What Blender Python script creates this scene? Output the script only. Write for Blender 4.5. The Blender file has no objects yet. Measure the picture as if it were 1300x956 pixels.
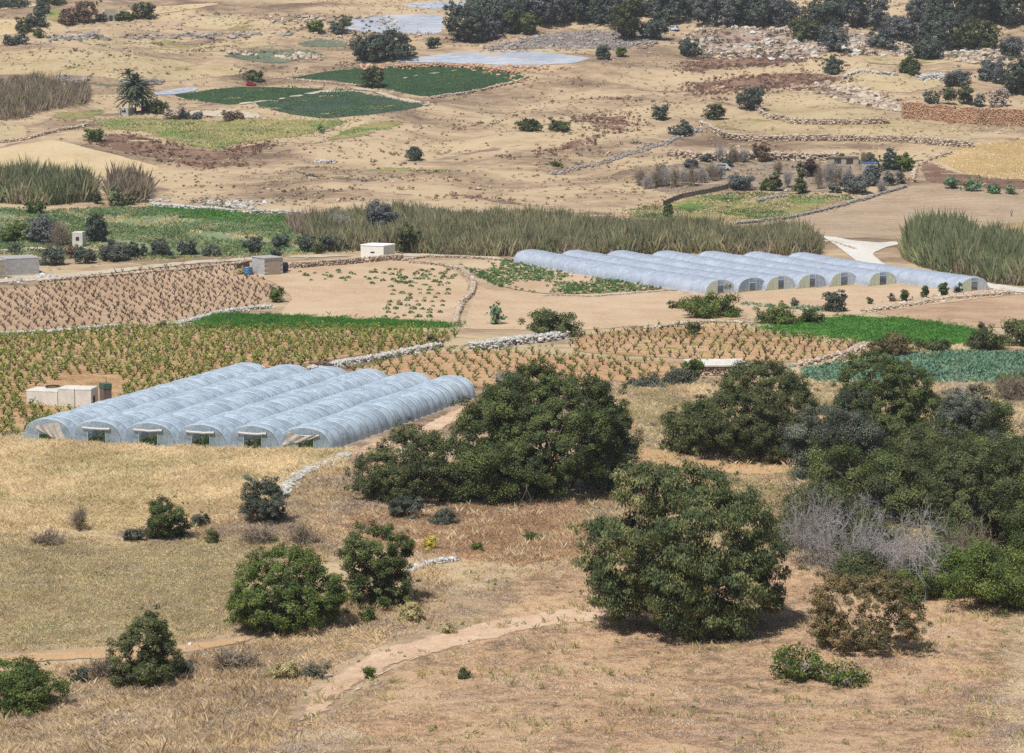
import bpy, math, random
import numpy as np
from mathutils import Vector
from mathutils.geometry import delaunay_2d_cdt

R = math.radians
# ------------------------------------------------------------------ camera model
F, CX, CY, HZ = 3000.0, 650.0, 478.0, 61.0
PITCH = math.atan((CY - HZ) / F)
CAMZ = 50.7
sc = bpy.context.scene
COL = sc.collection
cam_d = bpy.data.cameras.new('camera'); cam = bpy.data.objects.new('camera', cam_d); COL.objects.link(cam)
cam_d.sensor_width = 36.0; cam_d.lens = 36.0 * F / 1300.0
cam_d.clip_start = 1.0; cam_d.clip_end = 9000.0
cam.location = (0, 0, CAMZ); cam.rotation_euler = (math.pi / 2 - PITCH, 0, 0)
sc.camera = cam

# ------------------------------------------------------------------ terrain
_PY = np.array([956, 867, 800, 700, 568, 492, 430, 370, 330, 280, 200, 107, 35, 0, -60], float)
_PS = np.array([17, 15, 13.9, 12.2, 10, 8.7, 7.5, 6.3, 5.7, 5.0, 4.2, 3.5, 3.1, 2.95, 2.6])
_pz = CAMZ - (_PY - HZ) / _PS
_pd = F / _PS
_PD = np.concatenate([[-400, -20, 40, 100], _pd, [1300, 1700, 2600, 5000]])
_PZ = np.concatenate([[62, 48.5, 24, 5], _pz, [118, 150, 165, 150]])
_T = np.arange(-400, 5000, 2.0)
_Z = np.interp(_T, _PD, _PZ)
_k = np.exp(-0.5 * (np.arange(-20, 21) / 7.0) ** 2); _k /= _k.sum()
_Z = np.convolve(np.pad(_Z, 20, mode='edge'), _k, mode='valid')
_rw = random.Random(5)
def _waves(n, l0, l1):
    out = []
    for i in range(n):
        L = l0 * (l1 / l0) ** _rw.random(); a = _rw.random() * 6.283; out.append((6.283 / L * math.cos(a), 6.283 / L * math.sin(a), _rw.random() * 6.283, L / l1))
    return out
_W1, _W2 = _waves(9, 45, 170), _waves(7, 12, 34)
def sm(x, a, b):
    t = np.clip((x - a) / (b - a), 0, 1); return t * t * (3 - 2 * t)
def H(x, y):
    x = np.asarray(x, float); y = np.asarray(y, float)
    z = np.interp(y, _T, _Z)
    r = sum(w[3] * np.sin(w[0] * x + w[1] * y + w[2]) for w in _W1)
    q = sum(w[3] * np.sin(w[0] * x + w[1] * y + w[2]) for w in _W2)
    hill = sm(y, 580, 720)
    near = 1 - sm(y, 230, 300)
    return z + r * (0.12 + 0.8 * hill + 0.18 * near) + q * (0.03 + 0.27 * hill + 0.07 * near)
_sinP, _cosP = math.sin(PITCH), math.cos(PITCH)
def U(px, py):
    """ground point seen at a photo position"""
    px = np.atleast_1d(np.asarray(px, float)); py = np.atleast_1d(np.asarray(py, float))
    u = (px - CX) / F; v = (py - CY) / F
    dy = _cosP - v * _sinP; dz = -_sinP - v * _cosP
    ax = u / dy; az = dz / dy
    Y = np.full(px.shape, 150.0); hit = np.zeros(px.shape, bool); prev = Y.copy()
    while not hit.all() and Y.min() < 3200:
        step = np.where(hit, 0, np.maximum(1.5, Y * 0.006))
        Yn = Y + step
        below = (CAMZ + az * Yn) < H(ax * Yn, Yn)
        new = below & ~hit
        prev = np.where(hit, prev, Y); 
        Y = np.where(hit, Y, Yn); hit |= new
        if Y[~hit].size and Y[~hit].min() > 3000: break
    lo, hi = prev, Y
    for _ in range(18):
        m = (lo + hi) / 2; b = (CAMZ + az * m) < H(ax * m, m)
        hi = np.where(b, m, hi); lo = np.where(b, lo, m)
    Y = hi
    return np.stack([ax * Y, Y, H(ax * Y, Y)], 1)
def G(px, py): return U([px], [py])[0]
def S(p): return F / p[1]          # pixels per metre there

# ------------------------------------------------------------------ mesh helpers
def link(name, V, Fs, mats, tint=None, parent=None, fmat=None, smooth=False, origin=None):
    """Fs: list of (m,k) index arrays"""
    V = np.asarray(V, np.float32)
    if origin is not None: V = V - np.asarray(origin, np.float32)
    me = bpy.data.meshes.new(name)
    Fs = [np.asarray(f, np.int32) for f in Fs if len(f)]
    nl = sum(f.size for f in Fs); nf = sum(len(f) for f in Fs)
    me.vertices.add(len(V)); me.vertices.foreach_set('co', V.ravel())
    me.loops.add(nl); me.loops.foreach_set('vertex_index', np.concatenate([f.ravel() for f in Fs]))
    me.polygons.add(nf)
    tot = np.concatenate([np.full(len(f), f.shape[1], np.int32) for f in Fs])
    st = np.concatenate([[0], np.cumsum(tot)[:-1]]).astype(np.int32)
    me.polygons.foreach_set('loop_start', st)
    try: me.polygons.foreach_set('loop_total', tot)
    except Exception: pass
    if not isinstance(mats, (list, tuple)): mats = [mats]
    for m in mats: me.materials.append(m)
    if fmat is not None: me.polygons.foreach_set('material_index', np.asarray(fmat, np.int32))
    me.polygons.foreach_set('use_smooth', np.full(nf, bool(smooth)))
    if tint is not None:
        a = me.attributes.new('tint', 'FLOAT', 'POINT'); a.data.foreach_set('value', np.asarray(tint, np.float32))
    me.update(calc_edges=True)
    o = bpy.data.objects.new(name, me); COL.objects.link(o)
    if parent is not None: o.parent = parent
    elif origin is not None: o.location = [float(v) for v in origin]
    return o
def tag(o, label=None, cat=None, group=None, kind=None):
    if label: o['label'] = label
    if cat: o['category'] = cat
    if group: o['group'] = group
    if kind: o['kind'] = kind
    return o
def empty(name, loc, label, cat, group=None):
    o = bpy.data.objects.new(name, None); COL.objects.link(o); o.empty_display_size = 0.3
    o.location = [float(v) for v in loc]; return tag(o, label, cat, group)

class MB:
    """collects boxes, tubes, stones; builds ONE mesh"""
    def __init__(s): s.v = []; s.q = []; s.t = []; s.n = 0; s.qm = []; s.tm = []
    def add(s, V, Q=None, T=None, m=0):
        V = np.asarray(V, float)
        if Q is not None and len(Q): Q = np.asarray(Q); s.q.append(Q + s.n); s.qm.append(np.full(len(Q), m))
        if T is not None and len(T): T = np.asarray(T); s.t.append(T + s.n); s.tm.append(np.full(len(T), m))
        s.v.append(V); s.n += len(V)
    def box(s, c, d, rz=0, m=0, taper=1.0):
        x, y, z = d[0] / 2, d[1] / 2, d[2] / 2
        V = np.array([[-x, -y, -z], [x, -y, -z], [x, y, -z], [-x, y, -z], [-x * taper, -y * taper, z], [x * taper, -y * taper, z], [x * taper, y * taper, z], [-x * taper, y * taper, z]])
        c_, s_ = math.cos(rz), math.sin(rz)
        V = V @ np.array([[c_, s_, 0], [-s_, c_, 0], [0, 0, 1]]) + np.asarray(c, float)
        s.add(V, [[0, 3, 2, 1], [4, 5, 6, 7], [0, 1, 5, 4], [1, 2, 6, 5], [2, 3, 7, 6], [3, 0, 4, 7]], m=m)
    def hexa(s, V, m=0):
        s.add(V, [[0, 3, 2, 1], [4, 5, 6, 7], [0, 1, 5, 4], [1, 2, 6, 5], [2, 3, 7, 6], [3, 0, 4, 7]], m=m)
    def tubes(s, P0, P1, r0, r1, k=4, m=0):
        P0 = np.atleast_2d(np.asarray(P0, float)); P1 = np.atleast_2d(np.asarray(P1, float)); n = len(P0)
        r0 = np.broadcast_to(r0, (n,)).astype(float); r1 = np.broadcast_to(r1, (n,)).astype(float)
        d = P1 - P0; d /= np.linalg.norm(d, axis=1, keepdims=True) + 1e-9
        ref = np.where(np.abs(d[:, 2:3]) > 0.9, [[1., 0, 0]], [[0, 0, 1.]])
        a = np.cross(d, ref); a /= np.linalg.norm(a, axis=1, keepdims=True) + 1e-9; b = np.cross(d, a)
        V = np.zeros((n, 2 * k, 3))
        for i in range(k):
            t = 6.2832 * i / k; o = a * math.cos(t) + b * math.sin(t)
            V[:, i] = P0 + o * r0[:, None]; V[:, k + i] = P1 + o * r1[:, None]
        base = np.array([[i, (i + 1) % k, k + (i + 1) % k, k + i] for i in range(k)])
        Q = (base[None] + (np.arange(n) * 2 * k)[:, None, None]).reshape(-1, 4)
        s.add(V.reshape(-1, 3), Q, m=m)
    def tube_path(s, pts, r, k=6, m=0):
        pts = np.asarray(pts, float); r = np.broadcast_to(r, (len(pts),))
        s.tubes(pts[:-1], pts[1:], r[:-1], r[1:], k, m)
    def stones(s, C, sc3, rng, m=0, jit=0.28):
        C = np.asarray(C, float); n = len(C); sc3 = np.broadcast_to(sc3, (n, 3))
        V = ICO[None] * (1 + jit * (rng.random((n, 12, 1)) - 0.5) * 2) * sc3[:, None] * 0.5
        a = rng.random(n) * 6.283; c_, s_ = np.cos(a), np.sin(a)
        x = V[..., 0] * c_[:, None] - V[..., 1] * s_[:, None]; y = V[..., 0] * s_[:, None] + V[..., 1] * c_[:, None]
        V = np.stack([x, y, V[..., 2]], -1) + C[:, None]
        T = (ICOF[None] + (np.arange(n) * 12)[:, None, None]).reshape(-1, 3)
        s.add(V.reshape(-1, 3), T=T, m=m)
        return n
    def build(s, name, mats, parent=None, origin=None, tint=None, smooth=False):
        V = np.concatenate(s.v)
        Fs, fm = [], []
        if s.q: Fs.append(np.concatenate(s.q)); fm.append(np.concatenate(s.qm))
        if s.t: Fs.append(np.concatenate(s.t)); fm.append(np.concatenate(s.tm))
        if parent is not None and origin is None: origin = parent.location[:]
        return link(name, V, Fs, mats, tint=tint, parent=parent, origin=origin, fmat=np.concatenate(fm), smooth=smooth)
_g = (1 + 5 ** 0.5) / 2
ICO = np.array([[-1, _g, 0], [1, _g, 0], [-1, -_g, 0], [1, -_g, 0], [0, -1, _g], [0, 1, _g], [0, -1, -_g], [0, 1, -_g], [_g, 0, -1], [_g, 0, 1], [-_g, 0, -1], [-_g, 0, 1]]) / 1.9
ICOF = np.array([[0, 11, 5], [0, 5, 1], [0, 1, 7], [0, 7, 10], [0, 10, 11], [1, 5, 9], [5, 11, 4], [11, 10, 2], [10, 7, 6], [7, 1, 8], [3, 9, 4], [3, 4, 2], [3, 2, 6], [3, 6, 8], [3, 8, 9], [4, 9, 5], [2, 4, 11], [6, 2, 10], [8, 6, 7], [9, 8, 1]])

def inpoly(P, poly):
    x, y = P[:, 0], P[:, 1]; r = np.zeros(len(P), bool); n = len(poly)
    for i in range(n):
        x0, y0 = poly[i]; x1, y1 = poly[(i + 1) % n]
        if y0 == y1: continue
        c = ((y0 > y) != (y1 > y)) & (x < (x1 - x0) * (y - y0) / (y1 - y0) + x0); r ^= c
    return r
def refine(poly, step=14, jit=1.0, rng=None, closed=True):
    """subdivide a pixel outline and roughen it (smooth corner cutting)"""
    P = np.asarray(poly, float)
    if closed:
        for _ in range(1):
            Q = np.roll(P, -1, 0); P = np.stack([P * .88 + Q * .12, P * .12 + Q * .88], 1).reshape(-1, 2)
        Q = np.roll(P, -1, 0)
    else: Q = P[1:]; P_last = P[-1]; P = P[:-1]
    out = []
    for a, b in zip(P, Q):
        n = max(1, int(math.hypot(*(b - a)) / step))
        for i in range(n): out.append(a + (b - a) * i / n)
    if not closed: out.append(P_last)
    out = np.array(out)
    if rng is not None: out += (rng.random(out.shape) - 0.5) * [2 * jit, jit]
    return out
def wpoly(poly, step=14, jit=1.0, seed=0, closed=True):
    return U(*refine(poly, step, jit, np.random.default_rng(seed), closed).T)
_off = [0]
def sheet(name, poly, mat, layer=1, seed=0, jit=1.0, step=10, gp=7.0, kind='structure', dz=0.0, label=None, cat=None, fade=1.2):
    """a field laid on the terrain"""
    rng = np.random.default_rng(seed + 77)
    P = refine(poly, step, jit, rng); x0, y0 = P.min(0); x1, y1 = P.max(0)
    gx, gy = np.meshgrid(np.arange(x0, x1, gp), np.arange(y0, y1, max(1.5, gp * .45)))
    I = np.stack([gx.ravel(), gy.ravel()], 1); I = I[inpoly(I, P)]
    A = np.concatenate([P, I]); W = U(A[:, 0], A[:, 1]); n = len(P)
    co, ed, fa, *_ = delaunay_2d_cdt([Vector((w[0], w[1])) for w in W], [(i, (i + 1) % n) for i in range(n)], [], 1, 1e-4)
    V = np.array([(c.x, c.y, 0) for c in co]); V[:, 2] = H(V[:, 0], V[:, 1]) + 0.008 * layer + 0.00006 * V[:, 1] * layer + dz
    B = np.array([(w_[0], w_[1]) for w_ in W[:n]]); B2 = np.roll(B, -1, 0); D = np.full(len(V), 1e9)
    for a_, b_ in zip(B, B2):
        ab = b_ - a_; t_ = np.clip(((V[:, :2] - a_) @ ab) / (ab @ ab + 1e-9), 0, 1); D = np.minimum(D, np.hypot(*(V[:, :2] - a_ - t_[:, None] * ab).T))
    T = np.array([f for f in fa if len(f) == 3])
    if len(T):
        a, b, c = V[T[:, 0]], V[T[:, 1]], V[T[:, 2]]
        ar = np.cross(b - a, c - a)[:, 2]; T[ar < 0] = T[ar < 0][:, ::-1]; T = T[np.abs(ar) > 1e-6]
    o = link(name, V, [T], mat, smooth=True)
    at = o.data.attributes.new('edge', 'FLOAT', 'POINT'); at.data.foreach_set('value', (D / fade).astype(np.float32))
    tag(o, label, cat, kind=kind); return o

# ------------------------------------------------------------------ materials
def lin(c): 
    c = np.asarray(c, float) / 255.0
    return np.where(c <= 0.04045, c / 12.92, ((c + 0.055) / 1.055) ** 2.4)
KG = 0.70
def C(c, k=None):
    v = lin(c) * (KG if k is None else k); return (float(v[0]), float(v[1]), float(v[2]), 1)
def newmat(name):
    m = bpy.data.materials.new(name); m.use_nodes = True; nt = m.node_tree; nt.nodes.clear()
    out = nt.nodes.new('ShaderNodeOutputMaterial'); return m, nt, out
def N(nt, t, **kw):
    n = nt.nodes.new(t)
    for k, v in kw.items():
        if k.startswith('i_'): n.inputs[k[2:].replace('_', ' ')].default_value = v
        else: setattr(n, k, v)
    return n
def ramp(nt, fac, stops):
    n = nt.nodes.new('ShaderNodeValToRGB'); e = n.color_ramp.elements
    while len(e) < len(stops): e.new(0.5)
    for i, (p, c) in enumerate(stops): e[i].position = p; e[i].color = c
    nt.links.new(fac, n.inputs[0]); return n.outputs[0]
def mixc(nt, f, a, b, mode='MIX'):
    n = nt.nodes.new('ShaderNodeMix'); n.data_type = 'RGBA'; n.blend_type = mode
    for s, v in ((n.inputs[0], f), (n.inputs[6], a), (n.inputs[7], b)):
        if isinstance(v, (int, float, tuple)): s.default_value = v
        else: nt.links.new(v, s)
    return n.outputs[2]
def noise(nt, vec, scale, detail=4, rough=0.6, dist=0.0):
    n = N(nt, 'ShaderNodeTexNoise'); n.inputs['Scale'].default_value = scale; n.inputs['Detail'].default_value = detail
    n.inputs['Roughness'].default_value = rough; n.inputs['Distortion'].default_value = dist
    nt.links.new(vec, n.inputs['Vector']); return n.outputs['Fac']
def ground_mat(name, cols, big=0.03, mid=0.25, fine=1.6, rows=None, bump=0.5, speck=None, stretch=(1, 1, 1), bd=0.3, edge=True, fw=.55):
    """cols: three colours dark-mid-light; rows=(angle_deg, spacing_m, strength); speck=(scale, colour, threshold)"""
    m, nt, out = newmat(name)
    tc = N(nt, 'ShaderNodeTexCoord'); mp = N(nt, 'ShaderNodeMapping'); mp.inputs['Scale'].default_value = stretch
    nt.links.new(tc.outputs['Object'], mp.inputs['Vector']); vec = mp.outputs[0]
    n1 = noise(nt, vec, big, 5, .6, .6); n2 = noise(nt, vec, mid, 6, .65); n3 = noise(nt, vec, fine, 5, .7)
    a = N(nt, 'ShaderNodeMath', operation='MULTIPLY_ADD'); nt.links.new(n1, a.inputs[0]); a.inputs[1].default_value = .5; 
    b = N(nt, 'ShaderNodeMath', operation='MULTIPLY_ADD'); nt.links.new(n2, b.inputs[0]); b.inputs[1].default_value = .6; b.inputs[2].default_value = -.32 + (.55 - fw) * .5
    c = N(nt, 'ShaderNodeMath', operation='MULTIPLY'); nt.links.new(n3, c.inputs[0]); c.inputs[1].default_value = fw
    nt.links.new(b.outputs[0], a.inputs[2])
    s = N(nt, 'ShaderNodeMath', operation='ADD'); nt.links.new(a.outputs[0], s.inputs[0]); nt.links.new(c.outputs[0], s.inputs[1]); fac = s.outputs[0]
    st = [(.36 + .28 * i / (len(cols) - 1), C(x)) for i, x in enumerate(cols)]
    col = ramp(nt, fac, st)
    h = n3
    if rows:
        mp2 = N(nt, 'ShaderNodeMapping'); mp2.inputs['Rotation'].default_value = (0, 0, R(rows[0])); nt.links.new(tc.outputs['Object'], mp2.inputs['Vector'])
        w = N(nt, 'ShaderNodeTexWave'); w.inputs['Scale'].default_value = 0.314 / rows[1]; w.inputs['Distortion'].default_value = 1.2; w.inputs['Detail'].default_value = 3
        w.inputs['Detail Scale'].default_value = 1.0
        nt.links.new(mp2.outputs[0], w.inputs['Vector'])
        col = mixc(nt, w.outputs['Fac'], mixc(nt, rows[2], col, C(cols[0]), 'MIX'), col)
        ad = N(nt, 'ShaderNodeMath', operation='ADD'); nt.links.new(w.outputs['Fac'], ad.inputs[0]); nt.links.new(n3, ad.inputs[1]); h = ad.outputs[0]
    if speck:
        v = noise(nt, vec, speck[0], 3, .6); f = ramp(nt, v, [(speck[2], (0, 0, 0, 1)), (speck[2] + .04, (1, 1, 1, 1))])
        col = mixc(nt, f, col, C(speck[1]))
    p = N(nt, 'ShaderNodeBsdfPrincipled'); p.inputs['Roughness'].default_value = .95; p.inputs['Specular IOR Level'].default_value = .15
    nt.links.new(col, p.inputs['Base Color'])
    bp = N(nt, 'ShaderNodeBump'); bp.inputs['Strength'].default_value = bump; bp.inputs['Distance'].default_value = bd
    nt.links.new(h, bp.inputs['Height']); nt.links.new(bp.outputs[0], p.inputs['Normal'])
    if edge:
        at = N(nt, 'ShaderNodeAttribute', attribute_name='edge'); ne = noise(nt, tc.outputs['Object'], .55, 6, .75)
        q = N(nt, 'ShaderNodeMath', operation='SUBTRACT'); nt.links.new(at.outputs['Fac'], q.inputs[0]); nt.links.new(ne, q.inputs[1])
        q2 = N(nt, 'ShaderNodeMath', operation='MULTIPLY_ADD'); nt.links.new(q.outputs[0], q2.inputs[0]); q2.inputs[1].default_value = 6; q2.inputs[2].default_value = .5; q2.use_clamp = True
        tp = N(nt, 'ShaderNodeBsdfTransparent'); mx = N(nt, 'ShaderNodeMixShader'); nt.links.new(q2.outputs[0], mx.inputs[0]); nt.links.new(tp.outputs[0], mx.inputs[1]); nt.links.new(p.outputs[0], mx.inputs[2]); nt.links.new(mx.outputs[0], out.inputs[0])
    else: nt.links.new(p.outputs[0], out.inputs[0])
    return m
def leaf_mat(name, dark, midc, light, k=1.0, trans=0.25, rough=.6, spec=.3, nscale=.5):
    """tint attribute picks the leaf's own colour"""
    m, nt, out = newmat(name)
    at = N(nt, 'ShaderNodeAttribute', attribute_name='tint'); tc = N(nt, 'ShaderNodeTexCoord')
    n1 = noise(nt, tc.outputs['Object'], nscale, 3, .6)
    s = N(nt, 'ShaderNodeMath', operation='MULTIPLY_ADD'); nt.links.new(n1, s.inputs[0]); s.inputs[1].default_value = 1.1
    a = N(nt, 'ShaderNodeMath', operation='MULTIPLY_ADD'); nt.links.new(at.outputs['Fac'], a.inputs[0]); a.inputs[1].default_value = .7; a.inputs[2].default_value = -.4
    nt.links.new(a.outputs[0], s.inputs[2])
    col = ramp(nt, s.outputs[0], [(.15, C(dark, k)), (.5, C(midc, k)), (.85, C(light, k))])
    p = N(nt, 'ShaderNodeBsdfPrincipled'); p.inputs['Roughness'].default_value = rough; p.inputs['Specular IOR Level'].default_value = spec
    nt.links.new(col, p.inputs['Base Color'])
    if trans > 0:
        t = N(nt, 'ShaderNodeBsdfTranslucent'); nt.links.new(col, t.inputs['Color'])
        mx = N(nt, 'ShaderNodeMixShader'); mx.inputs[0].default_value = trans
        nt.links.new(p.outputs[0], mx.inputs[1]); nt.links.new(t.outputs[0], mx.inputs[2]); nt.links.new(mx.outputs[0], out.inputs[0])
    else: nt.links.new(p.outputs[0], out.inputs[0])
    return m
def plain_mat(name, c1, c2=None, scale=2.0, rough=.9, bump=.2, k=None, metal=0, brick=None):
    m, nt, out = newmat(name)
    tc = N(nt, 'ShaderNodeTexCoord'); n1 = noise(nt, tc.outputs['Object'], scale, 5, .65)
    col = ramp(nt, n1, [(.35, C(c1, k)), (.65, C(c2 or c1, k))]); h = n1
    if brick:
        b = N(nt, 'ShaderNodeTexBrick'); b.inputs['Scale'].default_value = 1.0; b.inputs['Brick Width'].default_value = brick[0]; b.inputs['Row Height'].default_value = brick[1]
        b.inputs['Mortar Size'].default_value = .03; b.inputs['Color1'].default_value = (1, 1, 1, 1); b.inputs['Color2'].default_value = (.8, .8, .8, 1); b.inputs['Mortar'].default_value = (.55, .55, .55, 1)
        mp = N(nt, 'ShaderNodeMapping'); mp.inputs['Rotation'].default_value = (R(90), 0, 0); nt.links.new(tc.outputs['Object'], mp.inputs['Vector']); nt.links.new(mp.outputs[0], b.inputs['Vector'])
        col = mixc(nt, 1.0, col, b.outputs['Color'], 'MULTIPLY')
    p = N(nt, 'ShaderNodeBsdfPrincipled'); p.inputs['Roughness'].default_value = rough; p.inputs['Metallic'].default_value = metal
    nt.links.new(col, p.inputs['Base Color'])
    bp = N(nt, 'ShaderNodeBump'); bp.inputs['Strength'].default_value = bump; bp.inputs['Distance'].default_value = .05
    nt.links.new(h, bp.inputs['Height']); nt.links.new(bp.outputs[0], p.inputs['Normal'])
    nt.links.new(p.outputs[0], out.inputs[0]); return m
def stone_mat(name, c1, c2, c3):
    """each stone its own shade"""
    m, nt, out = newmat(name)
    tc = N(nt, 'ShaderNodeTexCoord'); g = N(nt, 'ShaderNodeNewGeometry')
    n1 = noise(nt, tc.outputs['Object'], 4.0, 4, .7)
    mx = N(nt, 'ShaderNodeMath', operation='MULTIPLY_ADD'); nt.links.new(g.outputs['Random Per Island'], mx.inputs[0]); mx.inputs[1].default_value = .75
    h = N(nt, 'ShaderNodeMath', operation='MULTIPLY'); nt.links.new(n1, h.inputs[0]); h.inputs[1].default_value = .3; nt.links.new(h.outputs[0], mx.inputs[2])
    col = ramp(nt, mx.outputs[0], [(.1, C(c1)), (.5, C(c2)), (.95, C(c3))])
    p = N(nt, 'ShaderNodeBsdfPrincipled'); p.inputs['Roughness'].default_value = .95; nt.links.new(col, p.inputs['Base Color'])
    nt.links.new(p.outputs[0], out.inputs[0]); return m
def film_mat(name, col, alpha, rough=.35, tr=.35, edge=None, dirt=.93):
    m, nt, out = newmat(name)
    tc = N(nt, 'ShaderNodeTexCoord'); n1 = noise(nt, tc.outputs['Object'], 1.3, 4, .6); n2 = noise(nt, tc.outputs['Object'], .15, 3, .6)
    c = mixc(nt, ramp(nt, noise(nt, tc.outputs['Object'], .5, 6, .7, .8), [(.38, (0, 0, 0, 1)), (.62, (1, 1, 1, 1))]), C([x * dirt for x in col], .82 if dirt < .95 else .92), C([min(255, x + 14) for x in col], 1.0)); 
    p = N(nt, 'ShaderNodeBsdfPrincipled'); p.inputs['Roughness'].default_value = rough; p.inputs['Specular IOR Level'].default_value = .5; nt.links.new(c, p.inputs['Base Color'])
    bp = N(nt, 'ShaderNodeBump'); bp.inputs['Strength'].default_value = .15; bp.inputs['Distance'].default_value = .05; nt.links.new(n1, bp.inputs['Height']); nt.links.new(bp.outputs[0], p.inputs['Normal'])
    t = N(nt, 'ShaderNodeBsdfTranslucent'); nt.links.new(c, t.inputs['Color'])
    a = N(nt, 'ShaderNodeMixShader'); a.inputs[0].default_value = tr; nt.links.new(p.outputs[0], a.inputs[1]); nt.links.new(t.outputs[0], a.inputs[2])
    tp = N(nt, 'ShaderNodeBsdfTransparent'); b = N(nt, 'ShaderNodeMixShader')
    f = N(nt, 'ShaderNodeMath', operation='MULTIPLY_ADD'); nt.links.new(n2, f.inputs[0]); f.inputs[1].default_value = .3; f.inputs[2].default_value = alpha - .15; f.use_clamp = True
    nt.links.new(f.outputs[0], b.inputs[0]); nt.links.new(tp.outputs[0], b.inputs[1]); nt.links.new(a.outputs[0], b.inputs[2]); nt.links.new(b.outputs[0], out.inputs[0]); return m

# ------------------------------------------------------------------ light
SUN_EL, SUN_AZ = 60.0, 216.0     # azimuth clockwise from +Y (the view direction)
w = bpy.data.worlds.new('World'); sc.world = w; w.use_nodes = True
nt = w.node_tree; bg = nt.nodes['Background']; sky = nt.nodes.new('ShaderNodeTexSky'); sky.sky_type = 'NISHITA'; sky.sun_disc = False
sky.sun_elevation = R(SUN_EL); sky.sun_rotation = R(SUN_AZ); sky.air_density = 1.0; sky.dust_density = 1.5
nt.links.new(sky.outputs[0], bg.inputs[0]); bg.inputs[1].default_value = 0.085
sl = bpy.data.lights.new('sun', 'SUN'); so = bpy.data.objects.new('sun', sl); COL.objects.link(so)
sl.energy = 4.5; sl.angle = R(.5); sl.color = (1, .975, .965)
d = Vector((math.sin(R(SUN_AZ)) * math.cos(R(SUN_EL)), math.cos(R(SUN_AZ)) * math.cos(R(SUN_EL)), math.sin(R(SUN_EL))))
so.rotation_euler = d.to_track_quat('Z', 'Y').to_euler(); so.location = (0, 300, 200)
sc.view_settings.view_transform = 'Standard'; sc.view_settings.look = 'None'; sc.view_settings.gamma = 1; sc.view_settings.exposure = 0.12
sc.render.engine = 'CYCLES'; cy = sc.cycles; cy.use_denoising = False
cy.max_bounces = 6; cy.diffuse_bounces = 3; cy.transparent_max_bounces = 16; cy.transmission_bounces = 3; cy.glossy_bounces = 2; cy.sample_clamp_indirect = 5
cy.use_adaptive_sampling = True; cy.adaptive_threshold = 0.02
# ================================================================== GROUND AND FIELDS
def make_ground():
    Y = np.concatenate([np.arange(-60, 150, 6.0), np.exp(np.arange(math.log(150), math.log(1250), .0042)), np.exp(np.arange(math.log(1256), math.log(4800), .03))])
    X = np.concatenate([-np.geomspace(1.2, .26, 22), np.arange(-.25, .2501, .0015), np.geomspace(.26, 1.2, 22)])
    gx, gy = np.meshgrid(X, Y); xx = gx * np.maximum(gy, 90.0) ; V = np.stack([xx.ravel(), gy.ravel(), H(xx, gy).ravel()], 1)
    nr, nc = gx.shape; i = np.arange(nr - 1)[:, None] * nc + np.arange(nc - 1)[None]; i = i.ravel()
    Q = np.stack([i, i + 1, i + nc + 1, i + nc], 1)
    m = ground_mat('hillside_dry_grass', [(130, 108, 88), (166, 142, 114), (194, 168, 134), (212, 188, 148), (194, 170, 132)], big=.011, mid=.035, fine=.3, bump=.6, bd=.6, stretch=(.7, 1.5, 1), speck=(.05, (150, 128, 108), .62), edge=False, fw=.3)
    return tag(link('ground', V, [Q], m, smooth=True), kind='structure')
make_ground()

GM = ground_mat
M_soil_sand = GM('sandy_soil', [(202, 170, 134), (216, 186, 150), (224, 198, 164)], mid=.15, fine=1.2, bump=.3, rows=(60, 1.2, .25))
M_soil_pink = GM('pink_soil', [(180, 148, 118), (202, 170, 136), (214, 186, 152)], mid=.15, fine=1.5, bump=.4, rows=(84, 2.5, .25))
M_soil_orange = GM('orange_soil', [(184, 142, 104), (204, 162, 122), (214, 176, 136)], mid=.2, fine=1.4, bump=.4)
M_soil_vine = GM('vineyard_soil', [(168, 130, 88), (200, 160, 118), (214, 178, 136)], mid=.2, fine=1.2, bump=.4, speck=(.35, (150, 148, 84), .6))
M_plough = GM('ploughed_soil', [(170, 146, 118), (190, 166, 136), (202, 180, 150)], mid=.08, fine=.8, bump=.5, rows=(82, 4.0, .35))
M_wheat = GM('wheat_ground', [(186, 164, 124), (208, 186, 146), (220, 200, 164)], mid=.12, fine=1.8, bump=.5, speck=(.07, (158, 152, 88), .58))
M_stubble = GM('stubble_ground', [(140, 124, 90), (164, 146, 108), (184, 164, 128)], mid=.3, fine=2.2, bump=.6, speck=(.25, (128, 128, 78), .6))
M_dirt = GM('orange_dirt', [(192, 154, 112), (210, 172, 126), (220, 186, 142)], mid=.4, fine=2.5, bump=.5)
M_rust = GM('rusty_dry_grass_ground', [(150, 124, 102), (176, 148, 122), (196, 170, 142)], mid=.35, fine=2.2, bump=.6, speck=(.3, (124, 116, 78), .62))
M_scrub = GM('scrub_ground', [(132, 114, 98), (162, 142, 120), (188, 168, 142)], mid=.35, fine=2.2, bump=.6, speck=(.3, (110, 108, 76), .58))
M_fore = GM('bare_foreground_soil', [(148, 124, 100), (198, 162, 126), (234, 194, 150), (240, 206, 164)], big=.07, mid=.6, fine=3.2, bump=1.0)
M_track = GM('pale_track_dust', [(204, 170, 138), (224, 190, 156), (236, 208, 176)], mid=.5, fine=3, bump=.3)
M_rut = GM('bright_rut_dust', [(222, 194, 162), (238, 212, 182), (246, 226, 200)], mid=.5, fine=3, bump=.3)
M_white = GM('white_limestone_track', [(216, 208, 190), (232, 226, 210), (240, 236, 224)], mid=.3, fine=1.5, bump=.2)
M_tallgrass = GM('tall_dry_grass_ground', [(142, 126, 96), (172, 154, 120), (196, 178, 142)], mid=.2, fine=1.6, bump=.6)
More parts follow.
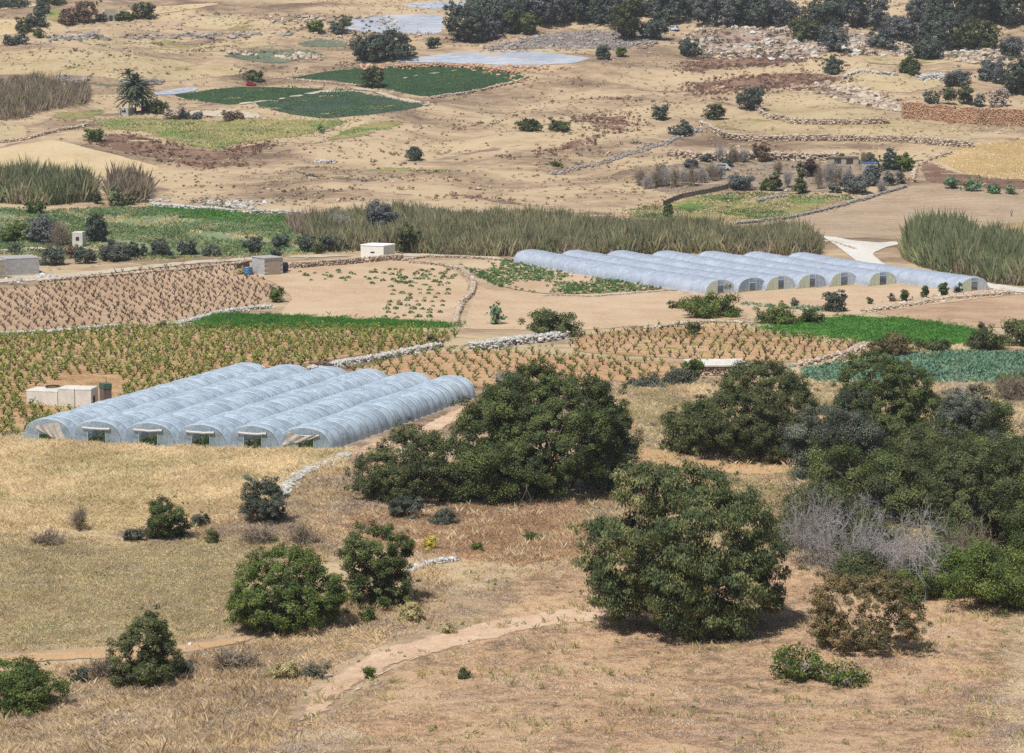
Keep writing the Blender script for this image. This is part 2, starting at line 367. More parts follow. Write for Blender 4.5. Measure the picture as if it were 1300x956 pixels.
M_green = GM('lush_green_ground', [(62, 106, 46), (82, 130, 52), (104, 148, 66)], mid=.25, fine=1.6, bump=.5, rows=(15, 2.0, .4))
M_cabbage = GM('cabbage_soil', [(84, 104, 84), (118, 128, 100), (150, 146, 112)], mid=.3, fine=1.6, bump=.5)
M_darkcrop = GM('dark_green_crop', [(52, 72, 48), (62, 86, 56), (76, 98, 64)], mid=.12, fine=.7, bump=.5, rows=(76, 4.5, .4))
M_darkcrop2 = GM('blue_green_crop', [(62, 80, 64), (74, 92, 74), (86, 102, 82)], mid=.12, fine=.7, bump=.5, rows=(76, 4.5, .4))
M_valley = GM('valley_green', [(112, 128, 86), (138, 152, 108), (162, 168, 128)], big=.03, mid=.12, fine=.8, bump=.5, speck=(.06, (150, 140, 100), .62))
M_meadow = GM('yellow_green_meadow', [(130, 132, 78), (156, 150, 92), (178, 162, 108)], big=.03, mid=.08, fine=.6, bump=.5, speck=(.05, (112, 136, 68), .55))
M_paletan = GM('pale_straw_field', [(204, 178, 134), (216, 192, 148), (224, 202, 160)], big=.02, mid=.06, fine=.5, bump=.3, rows=(70, 2.4, .15))
M_gold = GM('golden_stubble_field', [(172, 146, 98), (192, 162, 108), (202, 174, 122)], big=.02, mid=.08, fine=.6, bump=.4)
M_mound = GM('golden_grass_slope', [(180, 158, 118), (200, 178, 136), (212, 190, 150)], big=.02, mid=.06, fine=.5, bump=.5, stretch=(1, 1.6, 1), speck=(.05, (158, 146, 96), .6))
M_brown = GM('brown_thistle_ground', [(120, 92, 76), (142, 112, 92), (166, 138, 110)], big=.03, mid=.12, fine=.7, bump=.7, speck=(.22, (104, 74, 62), .58))
M_rubble = GM('rubbly_slope', [(140, 118, 102), (178, 156, 136), (206, 190, 170)], big=.03, mid=.2, fine=.9, bump=.9, bd=.6, speck=(.18, (120, 98, 84), .6))
M_grey = GM('grey_rocky_ground', [(118, 108, 104), (146, 136, 130), (174, 164, 156)], mid=.15, fine=.9, bump=.7)
M_sheetp = GM('white_plastic_mulch', [(164, 170, 178), (190, 194, 200), (204, 208, 212)], mid=.05, fine=.4, bump=.2, rows=(84, 4.5, .4))
M_oliveg = GM('olive_green_slope', [(96, 106, 84), (118, 126, 100), (140, 144, 116)], big=.03, mid=.1, fine=.6, bump=.5)
M_roadc = GM('dusty_road', [(196, 178, 152), (210, 194, 168), (220, 206, 182)], mid=.3, fine=1.5, bump=.2)

P = {}
P['vines_brown'] = [(-60, 372), (60, 362), (130, 348), (220, 338), (290, 334), (335, 352), (352, 378), (320, 392), (250, 404), (150, 416), (0, 424), (-60, 426)]
P['vines_green'] = [(-60, 432), (60, 424), (150, 416), (250, 416), (400, 416), (500, 418), (585, 424), (570, 438), (460, 452), (380, 466), (310, 470), (240, 486), (140, 520), (30, 552), (-60, 556)]
P['vines_right'] = [(722, 426), (820, 416), (905, 413), (1000, 424), (1088, 434), (1085, 444), (1015, 462), (960, 460), (880, 458), (720, 448)]
P['vines_orange'] = [(430, 470), (500, 452), (560, 444), (640, 444), (720, 450), (870, 460), (905, 470), (860, 484), (760, 487), (700, 500), (560, 490), (480, 478)]
P['sand_a'] = [(298, 342), (350, 350), (365, 340), (480, 330), (545, 332), (585, 345), (600, 362), (592, 382), (582, 400), (576, 414), (400, 412), (350, 400), (368, 378), (345, 360)]
P['sand_b'] = [(605, 362), (640, 372), (720, 374), (850, 368), (885, 378), (925, 395), (960, 404), (860, 412), (735, 420), (640, 420), (582, 418), (590, 395)]
P['potato'] = [(578, 332), (650, 330), (720, 342), (800, 354), (852, 366), (770, 373), (690, 374), (640, 366), (605, 352)]
P['front_far'] = [(850, 366), (900, 374), (1000, 371), (1060, 364), (1220, 366), (1262, 368), (1290, 374), (1180, 388), (1090, 400), (960, 404), (925, 392)]
P['pink'] = [(1105, 398), (1180, 388), (1240, 380), (1360, 366), (1380, 412), (1300, 416), (1240, 417), (1160, 408)]
P['green'] = [(955, 418), (1020, 406), (1080, 401), (1180, 408), (1250, 419), (1222, 438), (1150, 438), (1060, 432), (990, 425)]
P['drystrip'] = [(905, 408), (960, 418), (1060, 434), (1160, 441), (1225, 439), (1250, 444), (1150, 448), (1085, 434), (990, 424), (900, 414)]
P['cabbage'] = [(1010, 470), (1090, 456), (1140, 450), (1200, 446), (1380, 448), (1380, 492), (1230, 490), (1100, 492), (1030, 484)]
P['herb'] = [(248, 410), (280, 400), (400, 404), (560, 412), (575, 416), (400, 417), (300, 418), (252, 416)]
P['wheat'] = [(-60, 558), (20, 560), (60, 563), (200, 568), (330, 573), (432, 572), (425, 590), (385, 602), (365, 618), (330, 642), (245, 660), (180, 672), (80, 670), (-60, 674)]
P['stubble'] = [(-60, 676), (110, 682), (200, 688), (300, 678), (400, 688), (440, 700), (330, 740), (300, 800), (230, 818), (120, 824), (-60, 832)]
P['dirt'] = [(-60, 832), (120, 822), (230, 816), (310, 806), (370, 800), (330, 816), (220, 836), (100, 842), (-60, 850)]
P['rust'] = [(430, 660), (500, 646), (640, 640), (770, 636), (760, 700), (680, 716), (600, 712), (540, 702), (470, 690)]
P['scrub'] = [(-60, 866), (60, 848), (200, 836), (330, 816), (440, 740), (520, 716), (570, 726), (560, 770), (500, 812), (430, 842), (380, 880), (340, 960), (80, 1000), (-60, 1000)]
P['fore'] = [(380, 880), (430, 842), (500, 812), (560, 770), (580, 724), (690, 712), (780, 700), (1000, 690), (1360, 690), (1360, 1010), (330, 1010)]
P['behind'] = [(780, 494), (900, 486), (1010, 488), (1200, 490), (1380, 492), (1380, 700), (1000, 700), (760, 705), (760, 560)]
P['path_e'] = [(795, 566), (830, 568), (900, 580), (1012, 590), (1030, 602), (960, 606), (870, 600), (790, 584)]
P['path_r'] = [(1180, 548), (1250, 548), (1380, 550), (1380, 562), (1250, 561), (1180, 558)]
P['near_tunnel_track'] = [(425, 582), (455, 566), (520, 545), (600, 506), (625, 500), (600, 530), (540, 560), (480, 578), (440, 586)]
P['slope_mid'] = [(330, 642), (400, 600), (470, 585), (620, 600), (640, 640), (500, 648), (430, 662), (440, 700), (330, 690), (245, 680), (240, 664)]
P['track'] = [(380, 880), (430, 846), (480, 820), (600, 790), (700, 771), (800, 762), (800, 788), (700, 800), (620, 818), (520, 842), (470, 868), (420, 910), (360, 925)]
P['rut1'] = [(405, 874), (440, 846), (490, 822), (600, 797), (700, 778), (790, 770), (790, 773), (700, 782), (600, 801), (492, 827), (448, 850), (412, 880)]
P['rut2'] = [(430, 886), (470, 858), (520, 834), (620, 808), (710, 790), (790, 781), (790, 784), (710, 794), (620, 813), (524, 840), (480, 862), (440, 892)]
P['fp1'] = [(296, 132), (340, 127), (425, 113), (428, 115), (345, 129), (298, 134)]
P['fp2'] = [(470, 106), (530, 96), (590, 87), (592, 89), (530, 98), (472, 108)]
P['fp3'] = [(425, 112), (470, 112), (500, 122), (550, 132), (540, 136), (495, 125), (465, 115), (425, 115)]
P['plough_top'] = [(985, 284), (1050, 264), (1110, 246), (1160, 234), (1240, 240), (1380, 248), (1380, 288), (1270, 284), (1180, 278), (1150, 300), (1050, 304), (1030, 294)]
P['gold_right'] = [(1186, 204), (1220, 188), (1260, 180), (1380, 172), (1380, 232), (1290, 230), (1230, 222)]
P['gold_low'] = [(1265, 290), (1300, 272), (1380, 266), (1380, 320), (1300, 318)]
P['meadow_right'] = [(770, 272), (830, 260), (890, 244), (1000, 246), (1090, 250), (1050, 266), (990, 280), (900, 280), (820, 278)]
P['valley'] = [(-60, 262), (60, 268), (180, 262), (250, 276), (360, 272), (480, 278), (520, 292), (450, 320), (330, 326), (150, 330), (-60, 320)]
P['valley2'] = [(180, 262), (260, 266), (380, 275), (420, 284), (300, 282), (230, 276)]
P['tan_left'] = [(-60, 196), (0, 188), (70, 176), (125, 190), (215, 213), (170, 224), (110, 226), (0, 212), (-60, 214)]
P['tan_left_upper'] = [(-60, 162), (0, 158), (45, 156), (50, 172), (0, 184), (-60, 190)]
P['brown_left'] = [(125, 168), (180, 168), (220, 182), (270, 190), (340, 178), (370, 185), (300, 200), (330, 212), (260, 218), (215, 210), (160, 196), (110, 184)]
P['meadow_left'] = [(118, 152), (180, 148), (260, 152), (340, 150), (410, 152), (470, 150), (400, 172), (330, 180), (270, 192), (220, 182), (180, 168), (130, 166)]
P['meadow_l2'] = [(60, 140), (110, 136), (150, 140), (130, 152), (80, 156), (50, 150)]
P['crop1'] = [(213, 120), (300, 110), (425, 112), (380, 122), (330, 130), (290, 134), (235, 126)]
P['crop2'] = [(318, 130), (400, 117), (440, 113), (552, 134), (480, 145), (410, 152), (345, 141)]
P['crop3'] = [(350, 101), (420, 90), (480, 84), (600, 83), (640, 88), (672, 98), (600, 116), (542, 124), (470, 110), (415, 102)]
P['path_c'] = [(230, 140), (290, 140), (330, 144), (334, 151), (290, 150), (240, 146)]
P['mulch1'] = [(478, 80), (560, 68), (680, 65), (755, 74), (725, 82), (640, 84), (560, 80)]
P['mulch2'] = [(440, 24), (500, 18), (565, 18), (562, 44), (500, 44), (436, 38)]
P['mulch3'] = [(500, 6), (560, 1), (640, 3), (600, 10), (540, 12)]
P['pond'] = [(190, 118), (235, 111), (262, 109), (250, 116), (225, 121), (196, 122)]
P['mound1'] = [(-60, 66), (30, 60), (80, 57), (150, 64), (260, 78), (345, 86), (335, 97), (250, 105), (180, 112), (100, 101), (-60, 101)]
P['mound2'] = [(85, 54), (120, 44), (230, 47), (330, 51), (372, 46), (380, 54), (330, 62), (280, 68), (200, 66), (130, 60)]
P['mound3'] = [(215, 27), (250, 17), (300, 15), (372, 28), (378, 37), (300, 42), (225, 37)]
P['olive2'] = [(362, 54), (400, 48), (445, 50), (450, 60), (410, 62), (380, 60)]
P['olive1'] = [(268, 71), (310, 64), (345, 61), (400, 63), (418, 71), (385, 78), (350, 83), (300, 76)]
P['olive3'] = [(405, 172), (450, 152), (520, 148), (560, 142), (530, 158), (470, 176), (400, 184)]
P['olive4'] = [(60, 96), (120, 100), (200, 108), (150, 114), (80, 110)]
P['olive5'] = [(430, 216), (520, 206), (620, 214), (650, 222), (560, 226), (460, 222)]
P['whiteish1'] = [(-60, 26), (0, 25), (42, 24), (35, 42), (0, 46), (-60, 46)]
P['whiteish2'] = [(-60, 8), (10, 6), (55, 3), (55, 8), (0, 13), (-60, 14)]
P['whiteish3'] = [(160, 12), (230, 6), (300, 2), (235, 14), (170, 22), (120, 24)]
P['greenplot'] = [(52, 22), (60, 13), (86, 13), (92, 22), (70, 30)]
P['rub1'] = [(860, 60), (880, 34), (980, 28), (1080, 30), (1140, 40), (1300, 62), (1300, 90), (1200, 76), (1100, 70), (1000, 78), (900, 76)]
P['rub2'] = [(1000, 112), (1060, 104), (1110, 116), (1150, 128), (1140, 142), (1090, 134), (1040, 120)]
P['thistle1'] = [(870, 104), (960, 88), (1060, 90), (1100, 102), (1040, 116), (950, 118), (880, 124), (860, 116)]
P['thistle2'] = [(840, 88), (900, 66), (1040, 72), (1090, 84), (960, 86), (880, 96)]
P['thistle3'] = [(670, 190), (720, 170), (770, 172), (760, 190), (690, 200)]
P['thistle4'] = [(720, 150), (800, 138), (830, 160), (800, 172), (740, 168)]
P['greyrock'] = [(600, 60), (680, 38), (760, 30), (850, 36), (880, 52), (800, 66), (700, 64), (620, 68)]
P['terr1'] = [(970, 134), (1010, 118), (1080, 126), (1130, 150), (1230, 164), (1240, 180), (1130, 178), (1000, 172), (900, 162), (895, 152), (950, 144)]
P['terr2'] = [(1070, 96), (1100, 90), (1190, 94), (1200, 110), (1150, 120), (1090, 112)]
P['terr3'] = [(1090, 72), (1160, 68), (1230, 78), (1180, 84), (1100, 82)]
P['whitepath'] = [(1036, 298), (1060, 301), (1090, 306), (1120, 308), (1150, 304), (1152, 309), (1125, 316), (1110, 322), (1125, 334), (1135, 345), (1100, 345), (1075, 325), (1055, 310)]
P['whitepath2'] = [(1235, 352), (1262, 360), (1300, 366), (1360, 372), (1360, 378), (1300, 373), (1255, 368)]
P['road'] = [(-60, 356), (40, 350), (130, 343), (230, 332), (330, 326), (456, 322), (456, 326), (330, 330), (235, 337), (130, 349), (40, 357), (-60, 364)]
P['road2'] = [(495, 322), (560, 321), (640, 326), (640, 330), (560, 326), (495, 327)]
P['garden'] = [(800, 240), (810, 212), (870, 200), (1000, 200), (1160, 204), (1160, 230), (1080, 248), (990, 246), (900, 242), (850, 252)]
P['brown_lane'] = [(1150, 200), (1185, 200), (1230, 222), (1380, 232), (1380, 246), (1240, 240), (1165, 232)]

i = [0]
def fld(key, name, mat, layer=1, **kw):
    i[0] += 1; return sheet(name, P[key], mat, layer, seed=i[0] * 7, **kw)
fld('behind', 'scrub_ground', M_tallgrass, 1, fade=12); fld('slope_mid', 'scrub_slope', M_scrub, 2, fade=9)
fld('fore', 'bare_ground', M_fore, 2, fade=12); fld('scrub', 'scrub_ground', M_scrub, 3, fade=10); fld('rust', 'dry_grass_field', M_rust, 3, fade=10)
fld('track', 'dirt_track', M_track, 4, fade=2.2, jit=3); fld('rut1', 'wheel_rut', M_rut, 5, jit=1, fade=1); fld('rut2', 'wheel_rut', M_rut, 5, jit=1, fade=1); fld('fp1', 'field_path', M_roadc, 4, fade=1); fld('fp2', 'field_path', M_roadc, 4, fade=1); fld('fp3', 'field_path', M_roadc, 4, fade=1)
fld('dirt', 'dirt_path', M_dirt, 4, fade=2, jit=2); fld('stubble', 'stubble_field', M_stubble, 2, fade=5)
fld('wheat', 'wheat_field', M_wheat, 2, fade=2); fld('path_e', 'dirt_path', M_dirt, 3, fade=2.5); fld('path_r', 'dirt_path', M_soil_sand, 3, fade=2)
fld('near_tunnel_track', 'dirt_path', M_track, 3, fade=2)
fld('vines_brown', 'vineyard_ground', M_soil_pink, 1); fld('vines_green', 'vineyard_ground', M_soil_vine, 2, fade=2.5)
fld('vines_right', 'vineyard_ground', M_soil_vine, 2, fade=2.5); fld('vines_orange', 'vineyard_ground', M_soil_orange, 1, fade=3)
fld('sand_a', 'sandy_field', M_soil_sand, 2); fld('sand_b', 'sandy_field', M_soil_sand, 2); fld('potato', 'crop_field', M_soil_sand, 3)
fld('front_far', 'sandy_field', M_soil_sand, 1); fld('pink', 'bare_field', M_soil_pink, 2); fld('drystrip', 'dry_grass_verge', M_wheat, 1, fade=2)
fld('green', 'green_field', M_green, 2); fld('cabbage', 'cabbage_field', M_cabbage, 2); fld('herb', 'green_strip', M_green, 3)
fld('plough_top', 'ploughed_field', M_plough, 1); fld('gold_right', 'golden_field', M_gold, 1); fld('gold_low', 'golden_field', M_gold, 1, fade=4)
fld('brown_lane', 'brown_verge', M_brown, 1, fade=6); fld('garden', 'garden_ground', M_scrub, 1, fade=8)
fld('meadow_right', 'green_meadow', M_meadow, 2, fade=6); fld('valley', 'valley_floor', M_valley, 1, fade=5); fld('valley2', 'green_field', M_green, 3)
fld('tan_left', 'straw_field', M_paletan, 1, fade=2); fld('tan_left_upper', 'straw_field', M_mound, 1, fade=6); fld('brown_left', 'brown_slope', M_brown, 1, fade=6)
fld('meadow_left', 'green_meadow', M_meadow, 2, fade=4); fld('meadow_l2', 'green_meadow', M_meadow, 1, fade=8)
fld('crop1', 'crop_field', M_darkcrop, 2); fld('crop2', 'crop_field', M_darkcrop2, 2); fld('crop3', 'crop_field', M_darkcrop, 2)
fld('path_c', 'dirt_path', M_roadc, 3); fld('mulch1', 'plastic_covered_field', M_sheetp, 2); fld('mulch2', 'plastic_covered_field', M_sheetp, 1); fld('mulch3', 'plastic_covered_field', M_sheetp, 1)
fld('pond', 'plastic_covered_field', M_sheetp, 3)
fld('mound1', 'grass_slope', M_mound, 1, fade=8); fld('mound2', 'grass_slope', M_mound, 1, fade=8); fld('mound3', 'grass_slope', M_mound, 1, fade=6); fld('olive2', 'green_slope', M_oliveg, 2, fade=4); fld('olive3', 'green_slope', M_meadow, 2, fade=9); fld('olive4', 'green_slope', M_oliveg, 2, fade=7); fld('olive5', 'green_slope', M_meadow, 1, fade=14); fld('olive1', 'green_slope', M_oliveg, 2, fade=4)
fld('whiteish1', 'straw_field', M_paletan, 2); fld('whiteish2', 'straw_field', M_paletan, 2); fld('whiteish3', 'straw_field', M_paletan, 2); fld('greenplot', 'green_field', M_meadow, 3)
fld('rub1', 'rocky_slope', M_rubble, 1, fade=18); fld('rub2', 'rocky_slope', M_rubble, 2, fade=10); fld('thistle1', 'brown_slope', M_brown, 2, fade=12); fld('thistle2', 'brown_slope', M_brown, 2, fade=12)
fld('thistle3', 'brown_slope', M_brown, 1, fade=14, jit=4); fld('thistle4', 'brown_slope', M_brown, 1, fade=14, jit=4); fld('greyrock', 'rocky_ground', M_grey, 1, fade=14)
fld('terr1', 'terraced_field', M_mound, 1, fade=2); fld('terr2', 'terraced_field', M_mound, 2, fade=2); fld('terr3', 'terraced_field', M_mound, 2, fade=2)
fld('whitepath', 'limestone_track', M_white, 3); fld('whitepath2', 'limestone_track', M_white, 3)
fld('road', 'farm_road', M_roadc, 3); fld('road2', 'farm_road', M_roadc, 3)

BANDS = [(60, 66, 150, 72), (75, 80, 105, 83), (0, 100, 120, 103), (130, 71, 215, 79), (95, 52, 140, 60), (240, 70, 380, 67), (190, 56, 320, 50), (270, 100, 335, 95), (430, 53, 560, 50), (375, 82, 480, 79), (330, 250, 480, 256), (500, 163, 640, 160), (470, 205, 620, 238), (560, 148, 700, 150), (680, 100, 760, 112), (720, 122, 860, 132), (760, 190, 830, 178), (430, 190, 520, 197), (240, 236, 560, 244), (1000, 214, 1150, 207), (640, 218, 780, 205), (330, 32, 470, 40), (200, 18, 420, 22), (0, 118, 60, 122), (590, 200, 700, 204), (380, 222, 520, 230), (760, 232, 840, 226), (880, 132, 960, 122), (1180, 116, 1260, 120), (540, 250, 700, 258), (100, 88, 260, 96), (280, 84, 380, 90)]
M_bank = GM('terrace_bank_earth', [(128, 104, 88), (156, 132, 112), (184, 160, 136)], big=.03, mid=.15, fine=.8, bump=.9, speck=(.2, (120, 118, 88), .56))
for k, (x0, y0, x1, y1) in enumerate(BANDS):
    rg_ = np.random.default_rng(k + 50); n = 7; t = np.linspace(0, 1, n); yy = y0 + (y1 - y0) * t + np.sin(t * 3.1 * (1 + rg_.random())) * rg_.normal() * 4; th_ = (1.2 + 2.6 * rg_.random()) * (.4 + np.sin(t * 3.14)) 
    pl = [(x0 + (x1 - x0) * a, b - c) for a, b, c in zip(t, yy, th_)] + [(x0 + (x1 - x0) * a, b + c) for a, b, c in zip(t[::-1], yy[::-1], th_[::-1])]
    sheet('terrace_bank', pl, M_bank, 2, seed=k + 900, jit=2, gp=6, fade=7)
    P['band%d' % k] = pl
# ================================================================== VEGETATION GENERATORS
def quads_leaves(Cn, Nn, L, W, rng, droop=None):
    """one diamond leaf per centre; returns V,(n,4)"""
    n = len(Cn)
    r = rng.normal(size=(n, 3))
    if droop is not None: r = r * (1 - droop) + np.array([0, 0, -1.0]) * droop * 2.2
    a = r - Nn * (r * Nn).sum(1, keepdims=True); a /= np.linalg.norm(a, axis=1, keepdims=True) + 1e-9
    b = np.cross(Nn, a); L = np.broadcast_to(L, (n,))[:, None]; W = np.broadcast_to(W, (n,))[:, None]
    V = np.stack([Cn - a * L * .5, Cn + b * W * .5, Cn + a * L * .5, Cn - b * W * .5], 1)
    return V.reshape(-1, 3), np.arange(n * 4).reshape(-1, 4)
def lobe_leaves(lobes, n, rc, rng, leaf, drp=None, shell=(.62, 1.1), gap=.0, fill=.26, up=.35, zmin=.03, rnd=.75, aspect=2.0):
    """lobes (k,6): cx,cy,cz,rx,ry,rz. Leaves grouped in clumps on the lobes' shells"""
    lobes = np.asarray(lobes, float); k = len(lobes)
    area = (lobes[:, 3] * lobes[:, 5] + lobes[:, 3] * lobes[:, 4] + lobes[:, 4] * lobes[:, 5]); pr = area / area.sum()
    nc = max(12, int(1.15 * area.sum() * 4 / (rc * rc * 3.1)))
    idx = rng.choice(k, nc, p=pr); d = rng.normal(size=(nc, 3)); d /= np.linalg.norm(d, axis=1, keepdims=True)
    d[:, 2] = np.where(rng.random(nc) < .35, np.abs(d[:, 2]), d[:, 2])
    u = shell[0] + (shell[1] - shell[0]) * rng.random(nc) ** .7
    fr_ = rng.normal(size=(6, 3)) * 2.2; ph_ = rng.random(6) * 6.283
    nz = sum(np.sin((d + lobes[idx, :3] / (lobes[0, 3] + .1)) @ f_ + p_) for f_, p_ in zip(fr_, ph_)) / 3.0
    u = u * (1 + .2 * nz)
    P_ = lobes[idx, :3] + d * lobes[idx, 3:] * u[:, None]
    keep = P_[:, 2] > zmin
    for j in range(k):
        q = ((P_ - lobes[j, :3]) / lobes[j, 3:]); keep &= ~((q ** 2).sum(1) < .5)
    if gap: keep &= rng.random(nc) > gap
    P_, d, idx = P_[keep], d[keep], idx[keep]; nc = len(P_)
    # sprigs that break the outline, and a leafy filling inside
    spr = rng.random(nc) < .14; P_[spr] += d[spr] * rc * rng.uniform(.6, 2.0, (spr.sum(), 1)); csz_f = np.where(spr, .6, 1.0)
    ni = int(nc * fill); ii = rng.choice(k, ni, p=pr); di = rng.normal(size=(ni, 3)); di /= np.linalg.norm(di, axis=1, keepdims=True)
    Pi = lobes[ii, :3] + di * lobes[ii, 3:] * (.15 + .6 * rng.random((ni, 1))); Pi[:, 2] *= rng.uniform(.35, 1, ni); Pi[:, 2] = np.maximum(Pi[:, 2], zmin)
    P_ = np.concatenate([P_, Pi]); d = np.concatenate([d, di]); nc = len(P_); csz_f = np.concatenate([csz_f, np.full(ni, 1.15)])
    csz = rc * (.55 + .9 * rng.random(nc)) * csz_f; ctint = rng.random(nc)
    m = np.maximum(1, rng.poisson(n * 1.25 / nc * (csz / rc) ** 2 * .8))
    ci = np.repeat(np.arange(nc), m); N_ = len(ci)
    g = rng.normal(size=(N_, 3)); g /= np.linalg.norm(g, axis=1, keepdims=True); g *= (rng.random(N_) ** .45)[:, None]
    g[:, 2] *= .75
    C_ = P_[ci] + g * csz[ci][:, None]
    C_[:, 2] = np.maximum(C_[:, 2], zmin)
    nn = .55 * d[ci] + .75 * g + rnd * rng.normal(size=(N_, 3)) * .6 + np.array([0, 0, up]); nn /= np.linalg.norm(nn, axis=1, keepdims=True)
    L = leaf * (.6 + .8 * rng.random(N_))
    V, Q = quads_leaves(C_, nn, L, L / aspect * (1 + .4 * rng.random(N_)), rng, drp)
    t = np.clip(.55 * ctint[ci] + .45 * rng.random(N_), 0, 1)
    return V, Q, np.repeat(t, 4)
def branch_tubes(mb, rng, lobes, base, r0, spread=.3, m=0, k=5, extra=3):
    base = np.asarray(base, float)
    for lb in lobes:
        c = np.array(lb[:3]); e = c + np.array([0, 0, lb[5] * .3]); st = base + np.array([rng.normal() * spread, rng.normal() * spread, -.15])
        pts = [st + (e - st) * t + rng.normal(size=3) * .12 * np.linalg.norm(e - st) * math.sin(3.14 * t) for t in np.linspace(0, 1, 5)]
        rr = r0 * (.5 + .5 * rng.random()) * np.array([1, .8, .6, .4, .18]); mb.tube_path(pts, rr, k, m)
        for _ in range(extra):
            a = pts[rng.integers(1, 4)]; d = rng.normal(size=3); d[2] = abs(d[2]); d /= np.linalg.norm(d); e2 = c + d * np.array(lb[3:]) * .85
            mid = (a + e2) / 2 + rng.normal(size=3) * .1 * np.linalg.norm(e2 - a); mb.tube_path([a, mid, e2], [r0 * .35, r0 * .2, r0 * .06], 4, m)
def auto_lobes(w, h, rng, n=7, style='dome', dep=.85):
    """crown envelope of width w and height h standing at the origin"""
    L = []
    if style == 'dome':
        L.append((rng.normal() * .05 * w, 0, h * .42, w * .31, w * .31 * dep, h * .46))
        for i in range(n):
            a = 6.283 * (i + rng.random() * .7) / n; q = .2 + .12 * rng.random(); rx = w * (.5 - q) * (.5 + .75 * rng.random())
            z = h * (.15 + .55 * rng.random()); rz = min(h * .34, rx * 1.3) * (.8 + .4 * rng.random())
            L.append((math.cos(a) * w * q * 1.15, math.sin(a) * w * q * dep * 1.15, max(z, rz * .5), rx * .75, rx * .75, rz))
    elif style == 'tree':
        L.append((0, 0, h * .64, w * .34, w * .34 * dep, h * .3))
        for i in range(n):
            a = 6.283 * (i + rng.random() * .7) / n; q = .26; rx = w * .2 * (.8 + .6 * rng.random())
            L.append((math.cos(a) * w * q, math.sin(a) * w * q * dep, h * (.5 + .3 * rng.random()), rx, rx, min(rx, h * .2)))
    elif style == 'cone':
        for t in np.linspace(.12, .92, 7):
            r = w * .5 * (1.08 - t) ** .8; L.append((rng.normal() * .05 * w, rng.normal() * .05 * w, h * t, r * .85, r * .85, h * .12))
    elif style == 'upright':
        for i in range(n):
            t = (i + .5) / n; L.append((rng.normal() * .1 * w, rng.normal() * .1 * w, h * (.15 + .7 * t), w * .32, w * .32, h * .17))
    return L
LM = leaf_mat
ML = dict(
    carob=LM('carob_leaves', (52, 63, 34), (84, 97, 50), (128, 136, 76), nscale=.35),
    mastic=LM('mastic_leaves', (52, 60, 35), (82, 90, 50), (122, 126, 76), nscale=.4),
    grey=LM('grey_green_leaves', (66, 72, 60), (94, 100, 82), (130, 134, 112), nscale=.4),
    bright=LM('fresh_green_leaves', (54, 70, 30), (88, 106, 44), (132, 142, 70), nscale=.5),
    euca=LM('gum_tree_leaves', (52, 66, 40), (88, 102, 58), (156, 148, 98), nscale=.3, trans=.2),
    rusty=LM('russet_leaves', (80, 78, 50), (112, 104, 66), (152, 128, 86), nscale=.5),
    far=LM('distant_tree_leaves', (64, 74, 64), (86, 96, 80), (114, 120, 100), nscale=.15),
    farblue=LM('distant_grey_leaves', (80, 86, 84), (104, 108, 102), (130, 132, 122), nscale=.15),
    olive=LM('olive_tree_leaves', (66, 76, 62), (92, 100, 84), (122, 128, 108), nscale=.3),
    purple=LM('purple_leaves', (62, 46, 44), (84, 62, 58), (106, 84, 74), nscale=.3),
    brown=LM('dry_brown_leaves', (96, 78, 62), (124, 102, 80), (152, 130, 104), nscale=.4),
    thistle=LM('dead_thistle', (92, 66, 56), (118, 88, 72), (146, 116, 94), nscale=.2),
    pear=LM('prickly_pear_pads', (70, 100, 66), (96, 126, 86), (132, 156, 114), nscale=.5, trans=.05),
    vine=LM('vine_leaves', (112, 130, 54), (140, 154, 66), (172, 180, 90), nscale=.3, trans=.35),
    crop=LM('crop_leaves', (56, 88, 46), (84, 116, 60), (116, 142, 84), nscale=.3),
    cabbage=LM('cabbage_leaves', (70, 108, 82), (100, 136, 108), (140, 164, 128), nscale=.3, trans=.15),
    green=LM('green_field_leaves', (62, 106, 42), (88, 138, 54), (112, 156, 70), nscale=.15),
    wheat=LM('wheat_stalks', (170, 152, 116), (202, 184, 146), (222, 206, 172), nscale=.12, k=1.45, trans=.3),
    wheatg=LM('green_wheat_stalks', (128, 130, 74), (164, 158, 96), (196, 186, 126), nscale=.1, k=1.45, trans=.3),
    hilldry=LM('hill_grass_tufts', (138, 122, 98), (168, 150, 120), (196, 176, 142), nscale=.1, trans=.1),
    dry=LM('dry_grass_blades', (144, 124, 94), (180, 158, 124), (212, 194, 158), nscale=.25, k=1.45, trans=.25),
    oliveg=LM('olive_grass_blades', (130, 124, 84), (160, 150, 106), (188, 176, 132), nscale=.3, k=1.45, trans=.25),
    rust=LM('rusty_grass_blades', (134, 106, 82), (166, 134, 102), (196, 166, 130), nscale=.25, k=1.45, trans=.2),
    scrub=LM('grey_scrub_twigs', (116, 104, 92), (146, 132, 118), (176, 162, 146), nscale=.3, k=1.45, trans=.1),
    reed=LM('reed_leaves', (108, 104, 76), (140, 134, 98), (176, 166, 126), nscale=.12, k=1.15, trans=.25),
    reedg=LM('green_reed_leaves', (86, 94, 64), (112, 120, 82), (144, 148, 106), nscale=.12, k=1.15, trans=.25),
    reedb=LM('brown_reed_stalks', (104, 90, 74), (134, 118, 98), (164, 148, 124), nscale=.1, k=1.15, trans=.15),
    palm=LM('palm_fronds', (46, 56, 42), (68, 80, 56), (98, 108, 78), nscale=.4),
    yellow=LM('yellow_flowers', (176, 160, 60), (204, 188, 80), (220, 208, 110), nscale=.4),
    lush=LM('lush_undergrowth', (84, 108, 64), (122, 142, 92), (152, 166, 118), nscale=.12),
)
M_bark = plain_mat('bark', (112, 94, 78), (138, 120, 102), 3, k=.8)
M_dead = plain_mat('dead_wood', (150, 143, 138), (184, 177, 170), 3, k=.85)
